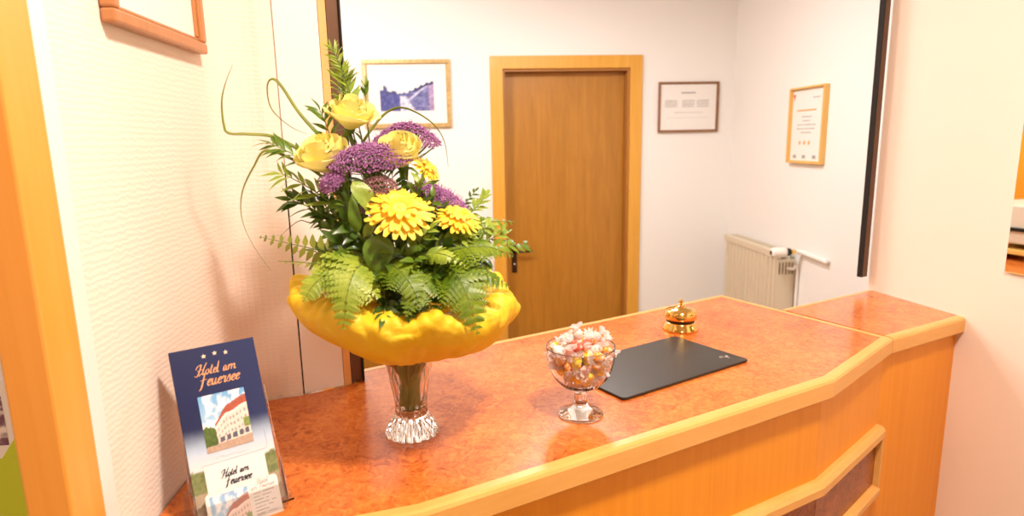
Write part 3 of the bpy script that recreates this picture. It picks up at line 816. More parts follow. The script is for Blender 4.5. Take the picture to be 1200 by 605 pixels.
# ------------------------------------------------------------------ vase and bouquet
VX, VY = -.082, .930
BR = Vector((.99614, .08783, 0)); BT = Vector((.08783, -.99614, 0)); UP = Vector((0, 0, 1))
def L(u, w, z): return Vector((VX, VY, 0)) + BR * u + BT * w + UP * z
vz = zc + .0004
vase = empty('crystal_vase', (VX, VY, vz), 'cut crystal vase on the counter holding the yellow bouquet', 'vase')
prof_o = [(.036, 0), (.0412, .0008), (.0420, .004), (.0400, .010), (.0350, .019), (.0290, .028), (.0248, .034), (.0238, .040), (.0245, .050), (.0268, .070), (.0302, .090), (.0340, .110), (.0378, .130), (.0410, .148)]
prof_i = [(.0385, .148), (.0350, .130), (.0312, .110), (.0272, .090), (.0238, .070), (.0212, .052), (.0180, .043), (.010, .040), (.001, .0395)]
def cut(a, z, r):
    if r < .002: return 1
    if z < .031 and r > .027: return 1 + .085 * abs(math.sin(9 * a)) ** .7 - .07
    if z > .036 and r > .0215:
        k = .045 * abs(math.sin(6 * a + z * 40)) + .045 * abs(math.sin(6 * a - z * 40))
        return 1 + k - .045
    return 1
pf = []
for (r0, z0), (r1, z1) in zip(prof_o, prof_o[1:]):
    for k in range(3): pf.append((r0 + (r1 - r0) * k / 3, z0 + (z1 - z0) * k / 3))
pf.append(prof_o[-1])
MB().lathe(pf + prof_i, (VX, VY, vz), 144, mod=lambda a, z, r: cut(a, z, r) if True else 1).build('glass_body', M['glass'], vase)

# yellow tissue collar around the bouquet
def wrap_pt(a, f):
    # f 0 at the neck, 1 at the rim
    prof = [(.0425, 1.250), (.066, 1.256), (.100, 1.270), (.133, 1.288), (.155, 1.307), (.167, 1.329), (.165, 1.345), (.150, 1.353), (.125, 1.352), (.098, 1.341), (.070, 1.325), (.045, 1.306)]
    x = f * (len(prof) - 1); i = min(int(x), len(prof) - 2); q = x - i
    p0, p1, p2, p3 = prof[max(i - 1, 0)], prof[i], prof[i + 1], prof[min(i + 2, len(prof) - 1)]
    r, z = [.5 * (2 * b_ + (c_ - a_) * q + (2 * a_ - 5 * b_ + 4 * c_ - d_) * q * q + (-a_ + 3 * b_ - 3 * c_ + d_) * q ** 3) for a_, b_, c_, d_ in zip(p0, p1, p2, p3)]
    ca, sa = math.cos(a), math.sin(a)
    k = sm(.0, .35, f)
    big = mn.noise((ca * 1.3 + 5, sa * 1.3, f * 1.2))
    c1 = abs(mn.noise((ca * 2.6, sa * 2.6 + 3, f * 1.8 + 7)))
    c2 = abs(mn.noise((ca * 5.5 + 2, sa * 5.5, f * 3.0 + 1)))
    c3 = abs(mn.noise((ca * 11, sa * 11 + 4, f * 6.0)))
    d_ = .12 * big + .14 * (c1 - .2) + .09 * (c2 - .2) + .07 * (c3 - .2)
    r *= 1 + k * d_ * .55
    z += k * (.024 * (c1 - .2) + .012 * (c2 - .2) + .008 * (c3 - .2) + .014 * big)
    z += k * (.020 * sm(.1, 1, -ca) - .010 * sm(.1, 1, ca))
    kk = math.exp(-((math.atan2(sa, ca) - .10) / .16) ** 2) * math.exp(-((f - .42) / .14) ** 2)
    r += .016 * kk; z -= .010 * kk
    return L(r * ca, -r * sa, z)
mb = MB(); nu, nv = 321, 70
pts = []
for j in range(nv):
    for i in range(nu - 1): pts.append(wrap_pt(2 * PI * i / (nu - 1) - PI * 0, j / (nv - 1)))
n_ = nu - 1
mb.add(pts, [(j * n_ + i, j * n_ + (i + 1) % n_, (j + 1) * n_ + (i + 1) % n_, (j + 1) * n_ + i) for j in range(nv - 1) for i in range(n_)])
wrapo = mb.build('wrapping_paper', M['wrap'], None, smooth=True, solid=.0006)
tag(wrapo, 'bright yellow tissue paper collar spread around the bouquet above the vase', 'wrapping paper')

stem_i = [0]
def stem_pts(head):
    """from the flower head (u,w,z) down through the neck into the vase"""
    u, w, z = head; i = stem_i[0]; stem_i[0] += 1
    a = i * 2.399; rn = .010 + .020 * ((i * 37) % 10) / 10; rb_ = .0185 * (((i * 53) % 10) / 10) ** .5
    b = a + .7
    m = 1.33
    return [head, (u * .55 + .3 * rn * math.cos(a), w * .55 + .3 * rn * math.sin(a), z * .55 + m * .45), (rn * math.cos(a) * 1.2, rn * math.sin(a) * 1.2, 1.265),
            (.5 * rn * math.cos(a) + .5 * rb_ * math.cos(b), .5 * rn * math.sin(a) + .5 * rb_ * math.sin(b), 1.212), (rb_ * math.cos(b), rb_ * math.sin(b), zc + .0435)]
def add_stem(head, parent, r=.0018, mat='stem'):
    r *= 1.35
    P = [L(*p) for p in crom(stem_pts(head), 5)]
    return MB().tube(P, r, 7).build('stem', M[mat], parent, smooth=True)

def frame_of(d):
    d = Vector(d).normalized(); x = d.orthogonal().normalized(); return x, d.cross(x), d
def dirv(u, w, z): return (BR * u + BT * w + UP * z).normalized()

def rose(head, d, size, label, seed, opn=1.):
    r = random.Random(seed); c = L(*head); d = dirv(*d); X, Y, Z = frame_of(d)
    t = empty('yellow_rose', c, label, 'rose', 'yellow roses in the bouquet')
    mb = MB(); rings = [(3, .14, .66, 1.10, .0), (3, .25, .80, 1.12, .03), (4, .38, .84, 1.08, .10 * opn), (4, .50, .86, .98, .34 * opn), (3, .58, .80, .84, .62 * opn)]
    for li, (n, rad, wid, hgt, flare) in enumerate(rings):
        for k in range(n):
            a0 = 2 * PI * (k + .5 * (li % 2)) / n + r.uniform(-.2, .2) + li * .4; hh = hgt * r.uniform(.93, 1.05); fl = flare * r.uniform(.75, 1.3)
            gu, gv = 9, 9; pts = []
            for j in range(gv):
                v = j / (gv - 1)
                for i in range(gu):
                    s = -1 + 2 * i / (gu - 1)
                    half = wid * (math.sin(PI * (.12 + .60 * v)) ** .8) * (1 - .32 * max(0, v - .72) / .28 * s * s * 2)
                    ang = a0 + s * half * 1.75 / (.45 + rad)
                    base = rad * (.30 + .85 * math.sin(PI * .5 * min(1, v * 1.35)))
                    rr_ = base + fl * .55 * v ** 2.6 + .04 * s * s * v - .03 * (1 - s * s) * 0
                    z = hh * (v - .10 * s * s * v * v) - fl * .32 * v ** 3.5 - .15
                    rr_ += .022 * math.sin(5 * s + 3 * v + k) * v
                    pts.append(c + (X * (rr_ * math.cos(ang)) + Y * (rr_ * math.sin(ang)) + Z * z) * size)
            mb.grid(pts, gu, gv)
    mb.build('petals', M['petal'], t, smooth=True)
    cx = MB(); cx.lathe([(.03 * size, -.36 * size), (.16 * size, -.30 * size), (.20 * size, -.18 * size), (.14 * size, -.10 * size)], c, 12, axis=(X, Y, Z))
    for k in range(5):
        a = 2 * PI * k / 5; q = (X * math.cos(a) + Y * math.sin(a))
        leaf(cx, c - Z * .2 * size + q * .16 * size, (q * .8 - Z * .25), Z, .55 * size, .16 * size, .3)
    cx.build('calyx', M['mid_leaf'], t, smooth=True)
    hb_ = c - Z * .34 * size - Vector((VX, VY, 0)); add_stem((hb_.dot(BR), hb_.dot(BT), hb_.z), t, .0026)

def leaf(mb, base, d, nrm_, ln, wd, curl=.3, nseg=5, fold=.25, tip=.95, peak=.42):
    """one pointed leaf blade, folded at its midrib and bending back towards -normal"""
    base = Vector(base); d = Vector(d).normalized(); nrm_ = Vector(nrm_); s = d.cross(nrm_)
    if s.length < 1e-4: s = d.orthogonal()
    s.normalize(); nn = s.cross(d).normalized(); vs = []
    for j in range(nseg + 1):
        f = j / nseg
        w_ = wd * .5 * ((f / peak) ** .7 if f < peak else (max(0., (1 - f) / (1 - peak))) ** .85)
        bend = curl * f
        p = base + (d * math.cos(bend) - nn * math.sin(bend)) * (ln * f)
        for q in (-1, 0, 1): vs.append(p + s * (w_ * q) + nn * (abs(q) * w_ * fold))
    fs = []
    for j in range(nseg):
        a = 3 * j; fs += [(a, a + 1, a + 4, a + 3), (a + 1, a + 2, a + 5, a + 4)]
    mb.add(vs, fs)

def gerbera(head, d, size, label, seed, n=22):
    r = random.Random(seed); c = L(*head); d = dirv(*d); X, Y, Z = frame_of(d)
    t = empty('yellow_gerbera', c, label, 'gerbera', 'yellow gerberas in the bouquet')
    mb = MB()
    for li, (k, r0, ln, up) in enumerate(((n, .22, .86, -.02), (n, .2, .72, .10), (int(n * .6), .16, .42, .24))):
        for i in range(k):
            a = 2 * PI * (i + .5 * li) / k + r.uniform(-.05, .05); q = X * math.cos(a) + Y * math.sin(a); sd = -X * math.sin(a) + Y * math.cos(a)
            l2 = ln * r.uniform(.88, 1.06); u2 = up + r.uniform(-.05, .05); vs = []
            for j in range(6):
                f = j / 5; wd = .088 * (.5 + .75 * math.sin(PI * (.12 + .66 * f))) * (1 if f < .95 else .62)
                p = c + (q * (r0 + l2 * f) + Z * (u2 * math.sin(f * 2.0) + .06 * li - .10 * f * f)) * size
                for s in (-1, 0, 1): vs.append(p + sd * (wd * s * size) + Z * (abs(s) * .025 * size))
            mb.add(vs, [f_ for j in range(5) for f_ in ((3 * j, 3 * j + 1, 3 * j + 4, 3 * j + 3), (3 * j + 1, 3 * j + 2, 3 * j + 5, 3 * j + 4))])
    mb.build('petals', M['gerb'], t, smooth=True)
    dm = MB(); dm.lathe([(.02 * size, -.1 * size), (.24 * size, .02 * size), (.26 * size, .10 * size), (.2 * size, .17 * size), (.08 * size, .17 * size)], c, 20, axis=(X, Y, Z))
    for i in range(60):
        a = i * 2.399; q = .26 * math.sqrt(i / 60); p = c + (X * math.cos(a) * q + Y * math.sin(a) * q + Z * (.17 - q * .25)) * size
        dm.obox(p, X, Y, Z, .014 * size, .014 * size, .035 * size)
    dm.build('disc', M['gerb_disc'], t)
    cx = MB().lathe([(.04 * size, -.26 * size), (.17 * size, -.2 * size), (.24 * size, -.03 * size)], c, 16, axis=(X, Y, Z)); cx.build('calyx', M['mid_leaf'], t, smooth=True)
    hb_ = c - Z * .24 * size - Vector((VX, VY, 0)); add_stem((hb_.dot(BR), hb_.dot(BT), hb_.z), t, .0024)

def umbel(head, d, ru, rw, hgt, label, seed, mat='purple', n=330, ex=None):
    """flat domed head of tiny florets carried on branching stalks"""
    r = random.Random(seed); c = L(*head); d = dirv(*d)
    X = (BR - d * BR.dot(d)).normalized() if ex is None else (ex - d * ex.dot(d)).normalized(); Y = d.cross(X)
    t = empty('purple_throatwort', c, label, 'purple flower', 'purple throatwort heads in the bouquet')
    mb = MB(); br = MB(); tips = []
    for i in range(n):
        a = i * 2.39996; q = math.sqrt((i + .5) / n)
        lump = .10 * math.sin(a * 2 + seed) + .12 * (r.random() - .5)
        x = q * math.cos(a) * ru * (1 + lump * .5); y = q * math.sin(a) * rw * (1 + lump * .5)
        z = hgt * (1 - q * q) * (1 + .2 * (r.random() - .5)) + (r.random() - .5) * .004
        p = c + X * x + Y * y + d * z; tips.append((p, q))
        o = (X * x / ru + Y * y / rw) * .8 + d * 1.0; ax = (o + Vector((r.uniform(-.3, .3), r.uniform(-.3, .3), r.uniform(-.3, .3)))).normalized()
        fx, fy, fz = frame_of(ax); sz = r.uniform(.0019, .0029)
        # five-pointed tiny flower with a pistil
        ring = [p + (fx * math.cos(PI * k / 5) + fy * math.sin(PI * k / 5)) * (sz if k % 2 == 0 else sz * .45) + fz * (.0006 if k % 2 == 0 else 0) for k in range(10)]
        k0 = ring + [p - fz * sz * 1.2, p + fz * sz * .5]
        mb.add(k0, [(k, (k + 1) % 10, 11) for k in range(10)] + [((k + 1) % 10, k, 10) for k in range(10)])
        if i % 4 == 0: mb.obox(p + fz * sz * 1.2, fx, fy, fz, .00018, .00018, sz * 1.3)
    mb.build('florets', M[mat], t)
    hub = c - d * max(.020, hgt * 1.1)
    for i in range(0, n, 9):
        p, q = tips[i]; mid = hub.lerp(p, .6) - d * .003
        br.tube([hub, mid, p], [.0009, .0007, .0004], 5, cap=False)
    br.build('branches', M['stem'], t, smooth=True)
    hb_ = hub - Vector((VX, VY, 0)); add_stem((hb_.dot(BR), hb_.dot(BT), hb_.z), t, .0020)

def sprig(name, path, nleaf, ln, wd, mat, label, cat='leaf sprig', group=None, seed=0, spread=.9, curl=.35, start=.15, stem=True, stemr=.0012, tipscale=.6, peak=.42, face=None):
    r = random.Random(seed); P = [L(*p) for p in path]; c = crom(path, 8); P = [L(*p) for p in c]; n = len(P)
    t = empty(name, P[0], label, cat, group)
    sm_ = MB(); sm_.tube(P, [stemr * (1 - .6 * i / n) for i in range(n)], 6); sm_.build('twig', M['stem'], t, smooth=True)
    mb = MB()
    for i in range(nleaf):
        f = start + (1 - start) * i / max(1, nleaf - 1); k = min(n - 2, int(f * (n - 1)))
        tg = (P[k + 1] - P[max(0, k - 1)]).normalized()
        fc = face if face is not None else (BT * .55 + UP * .65)
        sd = tg.cross(fc); sd = sd.normalized() if sd.length > .05 else tg.orthogonal()
        sg = 1 if i % 2 else -1
        d_ = tg * r.uniform(.55, .9) + sd * sg * spread * r.uniform(.7, 1.1) + Vector(fc) * r.uniform(-.25, .45)
        if i >= nleaf - 1: d_ = tg
        sc = (1 - (1 - tipscale) * f) * r.uniform(.85, 1.15)
        nv_ = Vector(fc) + Vector((r.uniform(-.5, .5), r.uniform(-.5, .5), r.uniform(-.3, .5)))
        leaf(mb, P[k], d_, nv_, ln * sc, wd * sc, curl * r.uniform(.3, 1.4), 6, .22, peak=peak)
    mb.build('leaves', M[mat], t, smooth=True)
    if stem: add_stem(path[0], t, .0016)
    return t

def fern(path, width, label, mat='fern', seed=0, npair=13, face=None, bip=True, lowtaper=.85, group='fern fronds in the bouquet'):
    """frond with a rib and paired, toothed leaflets that shorten to the tip"""
    r = random.Random(seed); P = [L(*p) for p in crom(path, 10)]; n = len(P)
    t = empty('fern_frond', P[0], label, 'fern', group)
    MB().tube(P, [.0013 * (1 - .75 * i / n) for i in range(n)], 6).build('rib', M['stem'], t, smooth=True)
    mb = MB()
    for i in range(npair):
        f = .06 + .93 * i / (npair - 1); k = min(n - 2, int(f * (n - 1))); p = P[k].lerp(P[k + 1], f * (n - 1) - k)
        tg = (P[min(n - 1, k + 1)] - P[max(0, k - 1)]).normalized(); fc = Vector(face) if face is not None else (BT * .7 + UP * .6)
        sd = tg.cross(fc).normalized(); nn = sd.cross(tg).normalized()
        shape = (lowtaper + (1 - lowtaper) * min(1, f / .22)) * (1 - f) ** .85 + .04
        ln = width * shape
        for sg in (-1, 1):
            d_ = (sd * sg + tg * .42 + nn * r.uniform(-.16, .05)).normalized(); ln2 = ln * r.uniform(.92, 1.06)
            if not bip or ln2 < .012:
                leaf(mb, p, d_, nn, ln2, ln2 * (.36 if not bip else .34) + .002, .25, 5, .12, peak=.35)
                continue
            # toothed leaflet: blade plus its own row of lobes
            m = 6; sd2 = d_.cross(nn).normalized()
            for j in range(m):
                g = (j + .4) / m; q = p + (d_ * math.cos(.3 * g) - nn * math.sin(.3 * g)) * (ln2 * g)
                lb = ln2 * .36 * (1 - g) ** .7 + .0018
                for s2 in (-1, 1):
                    leaf(mb, q, (sd2 * s2 + d_ * .75), nn, lb, lb * .62 + .0006, .2, 3, .10, peak=.45)
            leaf(mb, p, d_, nn, ln2, ln2 * .13, .3, 5, .1, peak=.3)
    mb.build('fronds', M[mat], t, smooth=True)
    add_stem(path[0], t, .0015)
    return t

def blade(path, w0, label, mat='grass', twist=.5, seed=0):
    P = [L(*p) for p in crom(path, 8)]; n = len(P); vs = []; fs = []
    t = empty('grass_blade', P[0], label, 'grass blade', 'bear grass blades in the bouquet')
    for i, p in enumerate(P):
        f = i / (n - 1); tg = (P[min(n - 1, i + 1)] - P[max(0, i - 1)]).normalized()
        s = tg.cross(BT); s = s.normalized() if s.length > .05 else tg.orthogonal()
        s = (s * math.cos(twist * f * 2 + seed) + tg.cross(s) * math.sin(twist * f * 2 + seed)).normalized()
        w = w0 * (1 - f ** 2.2) + .0003; nn = tg.cross(s)
        for q in (-1, 0, 1): vs.append(p + s * w * q * .5 + nn * abs(q) * w * .15)
    for i in range(n - 1):
        a = 3 * i; fs += [(a, a + 1, a + 4, a + 3), (a + 1, a + 2, a + 5, a + 4)]
    MB().add(vs, fs).build('leaf', M[mat], t, smooth=True, solid=.0004)
    add_stem(path[0], t, .0011, 'grass')

# roses
rose((-.065, .0, 1.598), (.20, .30, .95), .041, 'yellow rose topmost in the bouquet, below the upright sprig', 1)
rose((-.097, .030, 1.540), (-.25, .35, .9), .046, 'yellow rose at the upper left beside the long purple head', 2, .5)
rose((.004, .035, 1.545), (-.15, .45, .9), .041, 'yellow rose in front of the rounded rear purple head', 3, .35)
# gerberas
gerbera((-.002, .105, 1.482), (.05, .62, .78), .044, 'golden gerbera facing forward at the centre of the bouquet', 4)
gerbera((.076, .072, 1.466), (.22, .40, .88), .033, 'golden gerbera at the right above the ferns, seen tilted', 5)
gerbera((.040, .000, 1.532), (.62, .35, .65), .026, 'small golden gerbera half hidden behind the right rose', 6, 18)
# purple heads
umbel((-.038, .055, 1.548), (-.05, .45, .9), .056, .036, .020, 'long purple flower head left of the middle rose', 7, n=680)
umbel((.014, -.010, 1.570), (.05, .25, .95), .047, .034, .028, 'rounded purple flower head arching behind the middle rose', 8, n=600)
umbel((.058, .042, 1.490), (.42, .45, .75), .043, .024, .012, 'sloping purple flower head on the right above the tilted gerbera', 9, n=480, ex=Vector((.9, .1, -.45)))
umbel((-.088, .066, 1.520), (-.5, .55, .6), .021, .017, .010, 'small purple flower head below the left rose', 10, n=210)
umbel((-.028, .075, 1.513), (.0, .6, .75), .026, .017, .010, 'dull mauve flower head below the long purple head', 11, 'mauve', n=140)
umbel((-.014, .080, 1.497), (.1, .7, .6), .019, .014, .008, 'faded mauve bud head directly above the central gerbera', 12, 'mauve', n=100)
umbel((-.040, .085, 1.487), (-.2, .8, .5), .014, .012, .007, 'tiny brownish mauve head left of the central gerbera', 13, 'mauve', n=70)

# feathery upright sprigs at the top
sprig('leafy_sprig', [(-.050, -.005, 1.575), (-.060, -.003, 1.63), (-.072, 0, 1.675), (-.083, 0, 1.702)], 30, .040, .0085, 'light_leaf', 'pale feathery sprig forming the top of the bouquet', seed=1, spread=.55, start=.30, tipscale=.45)
sprig('leafy_sprig', [(-.060, -.005, 1.575), (-.068, -.004, 1.625), (-.072, 0, 1.655), (-.070, 0, 1.672)], 22, .042, .0095, 'light_leaf', 'green upright sprig just below the topmost feathery tips', seed=2, spread=.6, start=.25, tipscale=.5)
sprig('leafy_sprig', [(-.040, -.01, 1.57), (-.042, -.01, 1.62), (-.040, -.01, 1.650)], 5, .030, .0075, 'mid_leaf', 'single narrow leaf sprig upright right of the top rose', seed=3, spread=.25, start=.70)
# left sprigs
sprig('leafy_sprig', [(-.085, .015, 1.50), (-.125, .02, 1.545), (-.155, .025, 1.565), (-.172, .02, 1.573)], 12, .044, .013, 'mid_leaf', 'green sprig pointing left below the bent grass blade', seed=4, spread=.6, start=.35)
sprig('leafy_sprig', [(-.075, .02, 1.47), (-.115, .03, 1.505), (-.145, .03, 1.525), (-.160, .03, 1.532)], 16, .044, .0095, 'light_leaf', 'narrow leaved light sprig left of the upper left rose', seed=5, spread=.65, start=.2)
sprig('leafy_sprig', [(-.07, .02, 1.45), (-.11, .03, 1.475), (-.135, .03, 1.49), (-.148, .03, 1.495)], 14, .044, .014, 'dark_leaf', 'dark green sprig on the left edge above the olive fern', seed=6, spread=.7, start=.25)
sprig('leafy_sprig', [(-.07, .02, 1.52), (-.088, .01, 1.565), (-.098, .005, 1.600), (-.105, .0, 1.618)], 12, .040, .012, 'mid_leaf', 'green leaf sprig rising left of the topmost rose', seed=7, spread=.6, start=.3)
# big leaves in the middle
def big_leaf(base, tipd, nrm_, ln, wd, label, mat, seed=0, name='salal_leaf'):
    c = L(*base); t = empty(name, c, label, 'leaf')
    mb = MB(); d = dirv(*tipd); nn = dirv(*nrm_)
    # broad blade with several rows across
    s = d.cross(nn).normalized(); nn = s.cross(d).normalized(); gu, gv = 9, 14; pts = []
    for j in range(gv):
        f = j / (gv - 1); w_ = wd * .5 * (math.sin(PI * min(1, f ** .72 * .985 + .012)) ** .75)
        for i in range(gu):
            q = -1 + 2 * i / (gu - 1)
            pts.append(c + d * (ln * f) + s * (w_ * q) + nn * (-.25 * ln * f * f + .18 * w_ * abs(q) + .0012 * math.sin(9 * f + 3 * q)))
    mb.grid(pts, gu, gv); mb.build('blade', M[mat], t, smooth=True)
    add_stem(base, t, .0014)
big_leaf((-.028, .108, 1.452), (-.18, .35, -.9), (.05, .95, .35), .052, .040, 'broad round green leaf below and left of the central gerbera', 'mid_leaf')
big_leaf((-.060, .085, 1.522), (.55, .3, -.75), (.1, .75, .65), .058, .026, 'olive green broad leaf under the long purple head', 'light_leaf')
big_leaf((-.058, .095, 1.455), (-.1, .25, .95), (-.1, .95, -.1), .050, .017, 'narrow upright leaf left of the round green leaf', 'mid_leaf')
big_leaf((-.050, .100, 1.45), (.55, .2, .8), (0, .95, .1), .036, .013, 'small bright leaf beside the left petals of the central gerbera', 'light_leaf')
# hebe and bright leaf sprigs on the right
sprig('leafy_sprig', [(.070, .03, 1.44), (.095, .025, 1.462), (.115, .02, 1.48), (.126, .01, 1.492)], 18, .021, .0085, 'light_leaf', 'pale compact sprig right of the tilted gerbera', seed=8, spread=.6, start=.25, tipscale=.8)
sprig('leafy_sprig', [(.06, .02, 1.45), (.09, .01, 1.475), (.112, .0, 1.498)], 12, .020, .008, 'dark_leaf', 'dark compact sprig behind the pale sprig at the right', seed=9, spread=.6, start=.3)
sprig('leafy_sprig', [(.05, .06, 1.40), (.095, .06, 1.415), (.14, .05, 1.42), (.180, .035, 1.417)], 22, .026, .011, 'fern', 'bright green sprig reaching farthest right in front of the door', seed=10, spread=.8, start=.25, tipscale=.75)
sprig('leafy_sprig', [(.04, .08, 1.41), (.065, .085, 1.433), (.09, .08, 1.445)], 9, .036, .015, 'light_leaf', 'light broad leaved sprig under the tilted gerbera', seed=11, spread=.7, start=.2)
sprig('leafy_sprig', [(.01, .085, 1.40), (.02, .105, 1.435), (.035, .115, 1.458)], 9, .034, .014, 'light_leaf', 'light green sprig just below the central gerbera to its right', seed=12, spread=.7, start=.2)
# ferns
fern([(-.060, .06, 1.405), (-.105, .06, 1.425), (-.150, .05, 1.437), (-.192, .04, 1.447)], .036, 'olive fern frond pointing left over the paper collar', 'fern_olive', 1, 13, face=(BT * .35 + UP * .2 + BT * .7), bip=False)
fern([(-.060, .07, 1.395), (-.10, .07, 1.408), (-.14, .065, 1.414), (-.168, .06, 1.416)], .026, 'second olive frond on the left just below the first, seen edge on', 'fern_olive', 2, 11, face=UP, bip=False)
fern([(-.045, .095, 1.418), (-.060, .125, 1.412), (-.071, .150, 1.388), (-.078, .163, 1.345)], .064, 'pale fern frond drooping over the collar at front left', 'fern_pale', 3, 14, face=(BT * .9 + UP * .45))
fern([(-.030, .095, 1.412), (-.010, .125, 1.412), (.006, .150, 1.396), (.018, .166, 1.372)], .044, 'fern frond curving right at the front centre', 'fern', 4, 13, face=(BT * .7 + UP * .7))
fern([(-.055, .09, 1.412), (-.085, .115, 1.412), (-.112, .135, 1.398), (-.126, .145, 1.378)], .042, 'pale fern frond spreading left at the front of the collar', 'fern_pale', 5, 12, face=(BT * .7 + UP * .7))
fern([(.045, .09, 1.405), (.066, .12, 1.400), (.080, .145, 1.372), (.090, .160, 1.325)], .066, 'bright fern frond drooping over the collar at front right', 'fern', 6, 14, face=(BT * .9 + UP * .45))
fern([(.050, .09, 1.400), (.030, .13, 1.398), (.012, .155, 1.380), (.000, .168, 1.357)], .044, 'fern frond pointing down to the dark centre of the collar', 'fern', 7, 13, face=(BT * .8 + UP * .6))
fern([(.030, .08, 1.412), (.075, .10, 1.428), (.115, .10, 1.428), (.150, .09, 1.412)], .046, 'fern frond lying to the right below the tilted gerbera', 'fern', 8, 14, face=(BT * .45 + UP * .9))
fern([(.030, .06, 1.420), (.075, .06, 1.445), (.120, .05, 1.456), (.165, .03, 1.452)], .044, 'upper fern frond at the right touching the pale sprig', 'fern', 9, 14, face=(BT * .6 + UP * .8))
fern([(.030, .07, 1.395), (.080, .10, 1.398), (.115, .11, 1.388), (.142, .105, 1.372)], .038, 'low fern frond at the right rim of the collar', 'fern', 10, 13, face=(BT * .6 + UP * .8))
fern([(.020, .08, 1.41), (.035, .115, 1.425), (.055, .13, 1.425), (.078, .14, 1.412)], .028, 'short fern frond in the middle right', 'fern_pale', 11, 12, face=(BT * .6 + UP * .8))
# dark leaves that fill the body of the bouquet
fill = [(-.10, .04, 1.455), (-.085, .07, 1.44), (-.07, .085, 1.47), (-.055, .09, 1.43), (-.03, .105, 1.42), (.0, .11, 1.43), (.03, .105, 1.44), (.055, .09, 1.43), (.085, .06, 1.43),
        (-.11, .02, 1.49), (-.08, .05, 1.50), (-.02, .09, 1.47), (.02, .08, 1.49), (.05, .06, 1.47), (-.06, .03, 1.55), (-.01, .03, 1.53), (.03, .03, 1.51), (-.05, -.05, 1.52), (.04, -.05, 1.48), (-.09, -.03, 1.47), (.09, -.02, 1.45),
        (.01, .12, 1.40), (-.03, .12, 1.395), (-.085, .09, 1.405), (.07, .10, 1.405), (-.12, .03, 1.42), (.115, .04, 1.405), (.035, .125, 1.395)]
for i, (u, w, z) in enumerate(fill):
    k = .30
    path = [(u * k, w * k, z * .45 + 1.30 * .55), (u * .7, w * .7, z * .75 + 1.30 * .25 + .006), (u, w, z)]
    nm = 'dark_leaf' if i % 5 else 'mid_leaf'
    sprig('leafy_sprig', path, 11, .040, .0165, nm, 'green leafy twig among the leaves filling the middle of the bouquet', group='leafy twigs filling the bouquet', seed=100 + i, spread=.85, start=.30, tipscale=.8)
for i, (u, w, z) in enumerate([(-.030, .155, 1.352), (.035, .155, 1.350), (.002, .150, 1.352)]):
    sprig('leafy_sprig', [(u * .4, w * .4, 1.335), (u * .8, w * .75, 1.362), (u, w, z)], 8, .030, .013, 'dark_leaf', 'dark twig low at the front, between the fern fronds over the collar', group='dark twigs low at the front', seed=150 + i, spread=.8, start=.35)

bright = [(-.115, .03, 1.475, 'mid_leaf'), (-.100, .055, 1.425, 'mid_leaf'), (-.075, .10, 1.425, 'mid_leaf'), (.03, .12, 1.425, 'light_leaf'), (.055, .115, 1.415, 'mid_leaf'), (.015, .125, 1.42, 'mid_leaf'), (.085, .09, 1.44, 'light_leaf'), (.105, .07, 1.43, 'mid_leaf'), (.12, .06, 1.45, 'light_leaf'), (-.02, .06, 1.535, 'mid_leaf'), (.03, .06, 1.515, 'light_leaf'), (-.075, .06, 1.49, 'mid_leaf'), (-.10, .02, 1.52, 'mid_leaf'), (.045, .075, 1.495, 'mid_leaf'), (.10, .05, 1.41, 'mid_leaf'), (.145, .03, 1.435, 'light_leaf')]
for i, (u, w, z, mt) in enumerate(bright):
    path = [(u * .35, w * .35, z * .5 + 1.30 * .5), (u * .72, w * .72, z * .78 + 1.30 * .22 + .008), (u, w, z)]
    lt = mt == 'light_leaf'
    sprig('leafy_sprig', path, 12, .034, .0125, mt, ('light yellowish twig' if lt else 'fresh green twig') + ' pushed in between the dark leaves of the bouquet', group='yellowish twigs in the bouquet' if lt else 'fresh green twigs in the bouquet', seed=200 + i, spread=.8, start=.35, tipscale=.7)

# grass blades
blade([(-.110, .005, 1.545), (-.142, .01, 1.568), (-.171, .01, 1.583), (-.2, .02, 1.5865), (-.2215, .03, 1.588), (-.2265, .03, 1.600), (-.226, .03, 1.628), (-.22, .03, 1.650), (-.208, .03, 1.676)], .0046, 'grass blade running left and kinked upward beside the wall', seed=.2)
blade([(-.090, -.002, 1.560), (-.111, .0, 1.587), (-.134, .0, 1.617), (-.154, .0, 1.652), (-.166, .0, 1.661), (-.1735, 0, 1.649), (-.170, .0, 1.62), (-.147, .0, 1.596), (-.125, .0, 1.585)], .0062, 'broad grass blade bent into a loop at the upper left', seed=.6, twist=.3)
blade([(-.110, .02, 1.530), (-.142, .02, 1.550), (-.176, .03, 1.564), (-.194, .03, 1.543), (-.212, .03, 1.509), (-.216, .03, 1.474), (-.206, .03, 1.438), (-.184, .03, 1.397)], .0040, 'grass blade arching down on the left beside the wall', seed=.3)
blade([(-.055, -.035, 1.560), (-.045, -.04, 1.581), (-.015, -.05, 1.615), (.014, -.05, 1.622), (.052, -.05, 1.601), (.071, -.05, 1.572), (.076, -.05, 1.532)], .0038, 'thin grass blade arching right in front of the street photograph', seed=.1)
blade([(-.100, .01, 1.462), (-.129, .005, 1.460), (-.144, .0, 1.463), (-.160, .0, 1.453), (-.170, .01, 1.444)], .0012, 'fine thread of grass sticking out left above the olive fern', mat='stem_brown', seed=.1)

